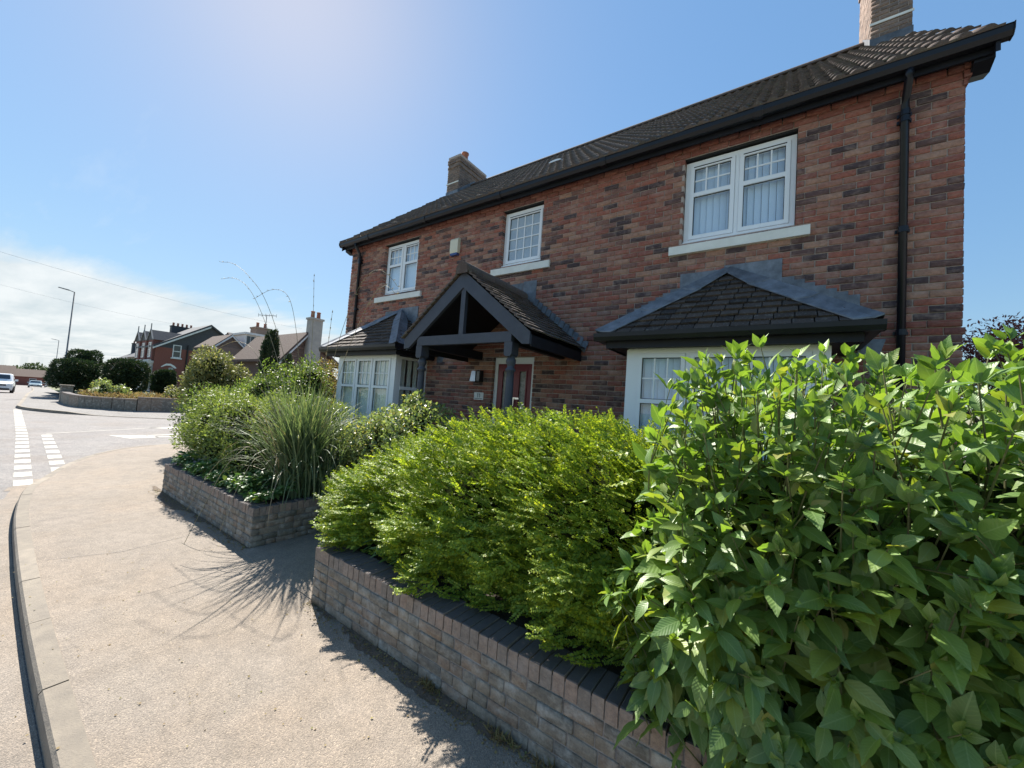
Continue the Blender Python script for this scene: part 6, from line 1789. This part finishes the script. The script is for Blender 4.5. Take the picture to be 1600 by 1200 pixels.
# ---- cars
def car(x, y, yaw, paint, label, suv=False):
    o = empty('parked_car' if not suv else 'oncoming_car', (0, 0, 0), label, 'car', 'cars on the main street')
    z = gz(x) - 0.1
    L, W, H = (4.5, 1.86, 1.66) if suv else (4.3, 1.78, 1.42)
    ca, sa = math.cos(yaw), math.sin(yaw)
    fr_ = ((x, y, z), (ca, sa, 0), (-sa, ca, 0))
    def loft(secs, name, mat):                      # sections along u: (u, half width bottom, half width top, z0, z1)
        m = MB(fr_); R = []
        for u, wb, wt, z0, z1 in secs:
            zs = (z0, z0 + (z1 - z0) * 0.45, z1 - (z1 - z0) * 0.08, z1)
            ws = (wb * 0.94, wb, (wb + wt) / 2 if wt < wb * 0.9 else wt, wt * 0.93)
            ring = [m.p(u, -w, zz) for w, zz in zip(ws, zs)] + [m.p(u, w, zz) for w, zz in list(zip(ws, zs))[::-1]]
            R.append(ring)
        for a, b in zip(R, R[1:]):
            m.f += [[a[k], a[(k + 1) % 8], b[(k + 1) % 8], b[k]] for k in range(8)]
        m.f += [R[0][::-1], R[-1]]
        return m.build(name, mat, o)
    hb = 0.98 if suv else 0.86
    loft([(-L / 2, W * 0.42, W * 0.40, 0.42, hb - 0.06), (-L / 2 + 0.12, W * 0.48, W * 0.45, 0.28, hb), (-L / 2 + 0.9, W / 2, W * 0.47, 0.22, hb + 0.05), (L / 2 - 1.2, W / 2, W * 0.47, 0.22, hb + 0.02), (L / 2 - 0.25, W * 0.48, W * 0.45, 0.25, hb - 0.10), (L / 2, W * 0.42, W * 0.39, 0.36, hb - 0.22)], 'body', paint)
    loft([(-L / 2 + 0.10, W * 0.44, W * 0.42, hb, hb + 0.06), (-L / 2 + 0.55, W * 0.45, W * 0.36, hb, H - 0.06), (-0.3, W * 0.46, W * 0.37, hb, H), (0.35, W * 0.46, W * 0.36, hb, H - 0.04), (L / 2 - 1.25, W * 0.45, W * 0.42, hb, hb + 0.07)], 'cabin', paint)
    m = MB(fr_)                                     # windscreen and side glass set just off the cabin
    m.face((L / 2 - 1.33, -W * 0.37, hb + 0.12), (L / 2 - 1.33, W * 0.37, hb + 0.12), (0.50, W * 0.33, H - 0.10), (0.50, -W * 0.33, H - 0.10)); 
    wsn = m.build('windscreen', 'dark_glass', o)
    for sg in (-1, 1):
        m = MB(fr_); m.face((L / 2 - 1.5, sg * W * 0.47, hb + 0.08), (0.3, sg * W * 0.425, H - 0.14), (-0.9, sg * W * 0.425, H - 0.14), (-L / 2 + 0.7, sg * W * 0.465, hb + 0.10)); m.build('side_window', 'dark_glass', o)
        m = MB(fr_); m.box(L / 2 - 0.16, L / 2 - 0.02, sg * W * 0.39 - 0.16, sg * W * 0.39 + 0.10 * (1 if sg < 0 else 1), hb - 0.32, hb - 0.17); m.build('headlight', 'lamp_lens', o)
        m = MB(fr_); m.box(0.72, 0.88, min(sg * (W / 2), sg * (W / 2 + 0.17)), max(sg * (W / 2), sg * (W / 2 + 0.17)), hb + 0.06, hb + 0.22); m.build('door_mirror', paint, o)
        for u in (-L / 2 + 0.78, L / 2 - 0.82):
            r = 0.34 if suv else 0.31
            m = MB(fr_); 
            ring0 = [m.p(u + r * math.cos(t), sg * (W / 2 + 0.012), r + r * math.sin(t)) for t in (2 * math.pi * k / 18 for k in range(18))]
            ring1 = [m.p(u + r * math.cos(t), sg * (W / 2 - 0.2), r + r * math.sin(t)) for t in (2 * math.pi * k / 18 for k in range(18))]
            m.f += [[ring0[k], ring0[(k + 1) % 18], ring1[(k + 1) % 18], ring1[k]] for k in range(18)] + [ring0, ring1]
            wh = m.build('wheel', 'rubber', o)
            m = MB(fr_); ring = [m.p(u + r * 0.62 * math.cos(t), sg * (W / 2 + 0.02), r + r * 0.62 * math.sin(t)) for t in (2 * math.pi * k / 14 for k in range(14))]; m.f.append(ring); m.build('rim', 'steel', wh)
    m = MB(fr_); m.box(L / 2 - 0.06, L / 2 + 0.012, -W * 0.28, W * 0.28, hb - 0.34, hb - 0.20); m.box(L / 2 - 0.04, L / 2 + 0.006, -W * 0.38, W * 0.38, 0.30, 0.44); m.build('grille', 'seal', o)
    m = MB(fr_); m.box(L / 2, L / 2 + 0.02, -0.26, 0.26, 0.46, 0.57); m.build('number_plate', 'plaque', o)
    return o
car(-56.3, 1.55, -0.06, 'carwhite', 'white high-roofed car driving towards us at the left edge of the street', True)
car(-124.0, 8.0, -0.07, 'carblue', 'pale blue hatchback parked on the kerb past the far corner')
car(-131.0, 10.6, -0.07, 'carsilver', 'silver car behind and to the right of the pale blue one')
car(-112.0, 4.1, -0.07, 'cargrey', 'dark grey car between the white and pale blue cars')

# ---- far end of the street: low houses, trees, hills
def far_bungalow(x, y, w, d, h, rh, mat, label):
    z = gz(x)
    o = empty('far_bungalow', (x, y, z), label, 'house', 'low houses at the end of the street')
    m = MB(); m.box(x - d / 2, x + d / 2, y - w / 2, y + w / 2, z - 0.3, z + h); m.build('wall', 'red_brick' if mat == 'brown_tile' else 'render', o)
    m = MB(); m.prism([(x - d / 2 - 0.4, y - w / 2 - 0.4, z + h), (x + d / 2 + 0.4, y - w / 2 - 0.4, z + h), (x, y - w / 2 - 0.4, z + h + rh)], (0, w + 0.8, 0)); m.build('roof', mat, o)
    for k in range(2):
        win_x(o, x + d / 2, y - w / 4 + k * w / 2 - 0.7, y - w / 4 + k * w / 2 + 0.7, z + 0.9, z + 2.2, False)
far_bungalow(-165, 2.2, 9, 8, 2.7, 2.3, 'brown_tile', 'brown roofed bungalow at the left edge behind the white car')
far_bungalow(-195, 9.2, 10, 8, 2.7, 2.3, 'brown_tile', 'second brown roofed bungalow down the street')
far_bungalow(-225, 15.0, 12, 8, 2.8, 2.4, 'render', 'pale roofed bungalow at the end of the street above the blue car')
far_bungalow(-245, 22.0, 10, 8, 2.6, 2.2, 'render', 'pale roofed bungalow beside the wide yew at the end of the street')
for i, (x, y, r, h, lab) in enumerate(((-250, 9.5, 4.5, 7.0, 'low far tree over the brown bungalow roofs'), (-275, 17.2, 5.2, 9.6, 'largest rounded far tree at the end of the street'), (-290, 23.5, 3.2, 7.6, 'narrow far tree right of the largest rounded one'), (-280, 26.5, 3.5, 7.2, 'far tree next to the wide yew'))):
    z = gz(x)
    o = empty('far_tree', (x, y, z), lab, 'tree', 'trees at the end of the street')
    V, F = leaf_blob([(x, y, z + h - r * 0.75), (x + r * 0.3, y - r * 0.4, z + h - r), (x, y + r * 0.45, z + h - r * 1.1)], [(r * 0.8, r * 0.8, r * 0.75), (r * 0.6, r * 0.6, r * 0.6), (r * 0.6, r * 0.6, r * 0.6)], 2200, 0.7, 'far_tree', 90 + i, amp=0.15, width=0.7)
    tag(add('crown', np_mesh('crown', V, F, 'far_tree'), o), kind='stuff')
    m = MB(); m.tube([(x, y, z - 0.2), (x, y, z + h - r)], [0.3, 0.15], 6); m.build('trunk', 'bark', o)
m = MB()
hp = []
for k in range(41):
    yy = -3000 + k * 175
    hp.append((yy, 34 + 16 * math.sin(k * 0.55) + 9 * math.sin(k * 1.3 + 1)))
for (y0, h0), (y1, h1) in zip(hp, hp[1:]):
    m.face((-6000, y0, -20), (-6000, y1, -20), (-6500, y1, h1), (-6500, y0, h0)); m.face((-6500, y0, h0), (-6500, y1, h1), (-7300, y1, -20), (-7300, y0, -20))
m.build('hills', 'hill', kind='structure')
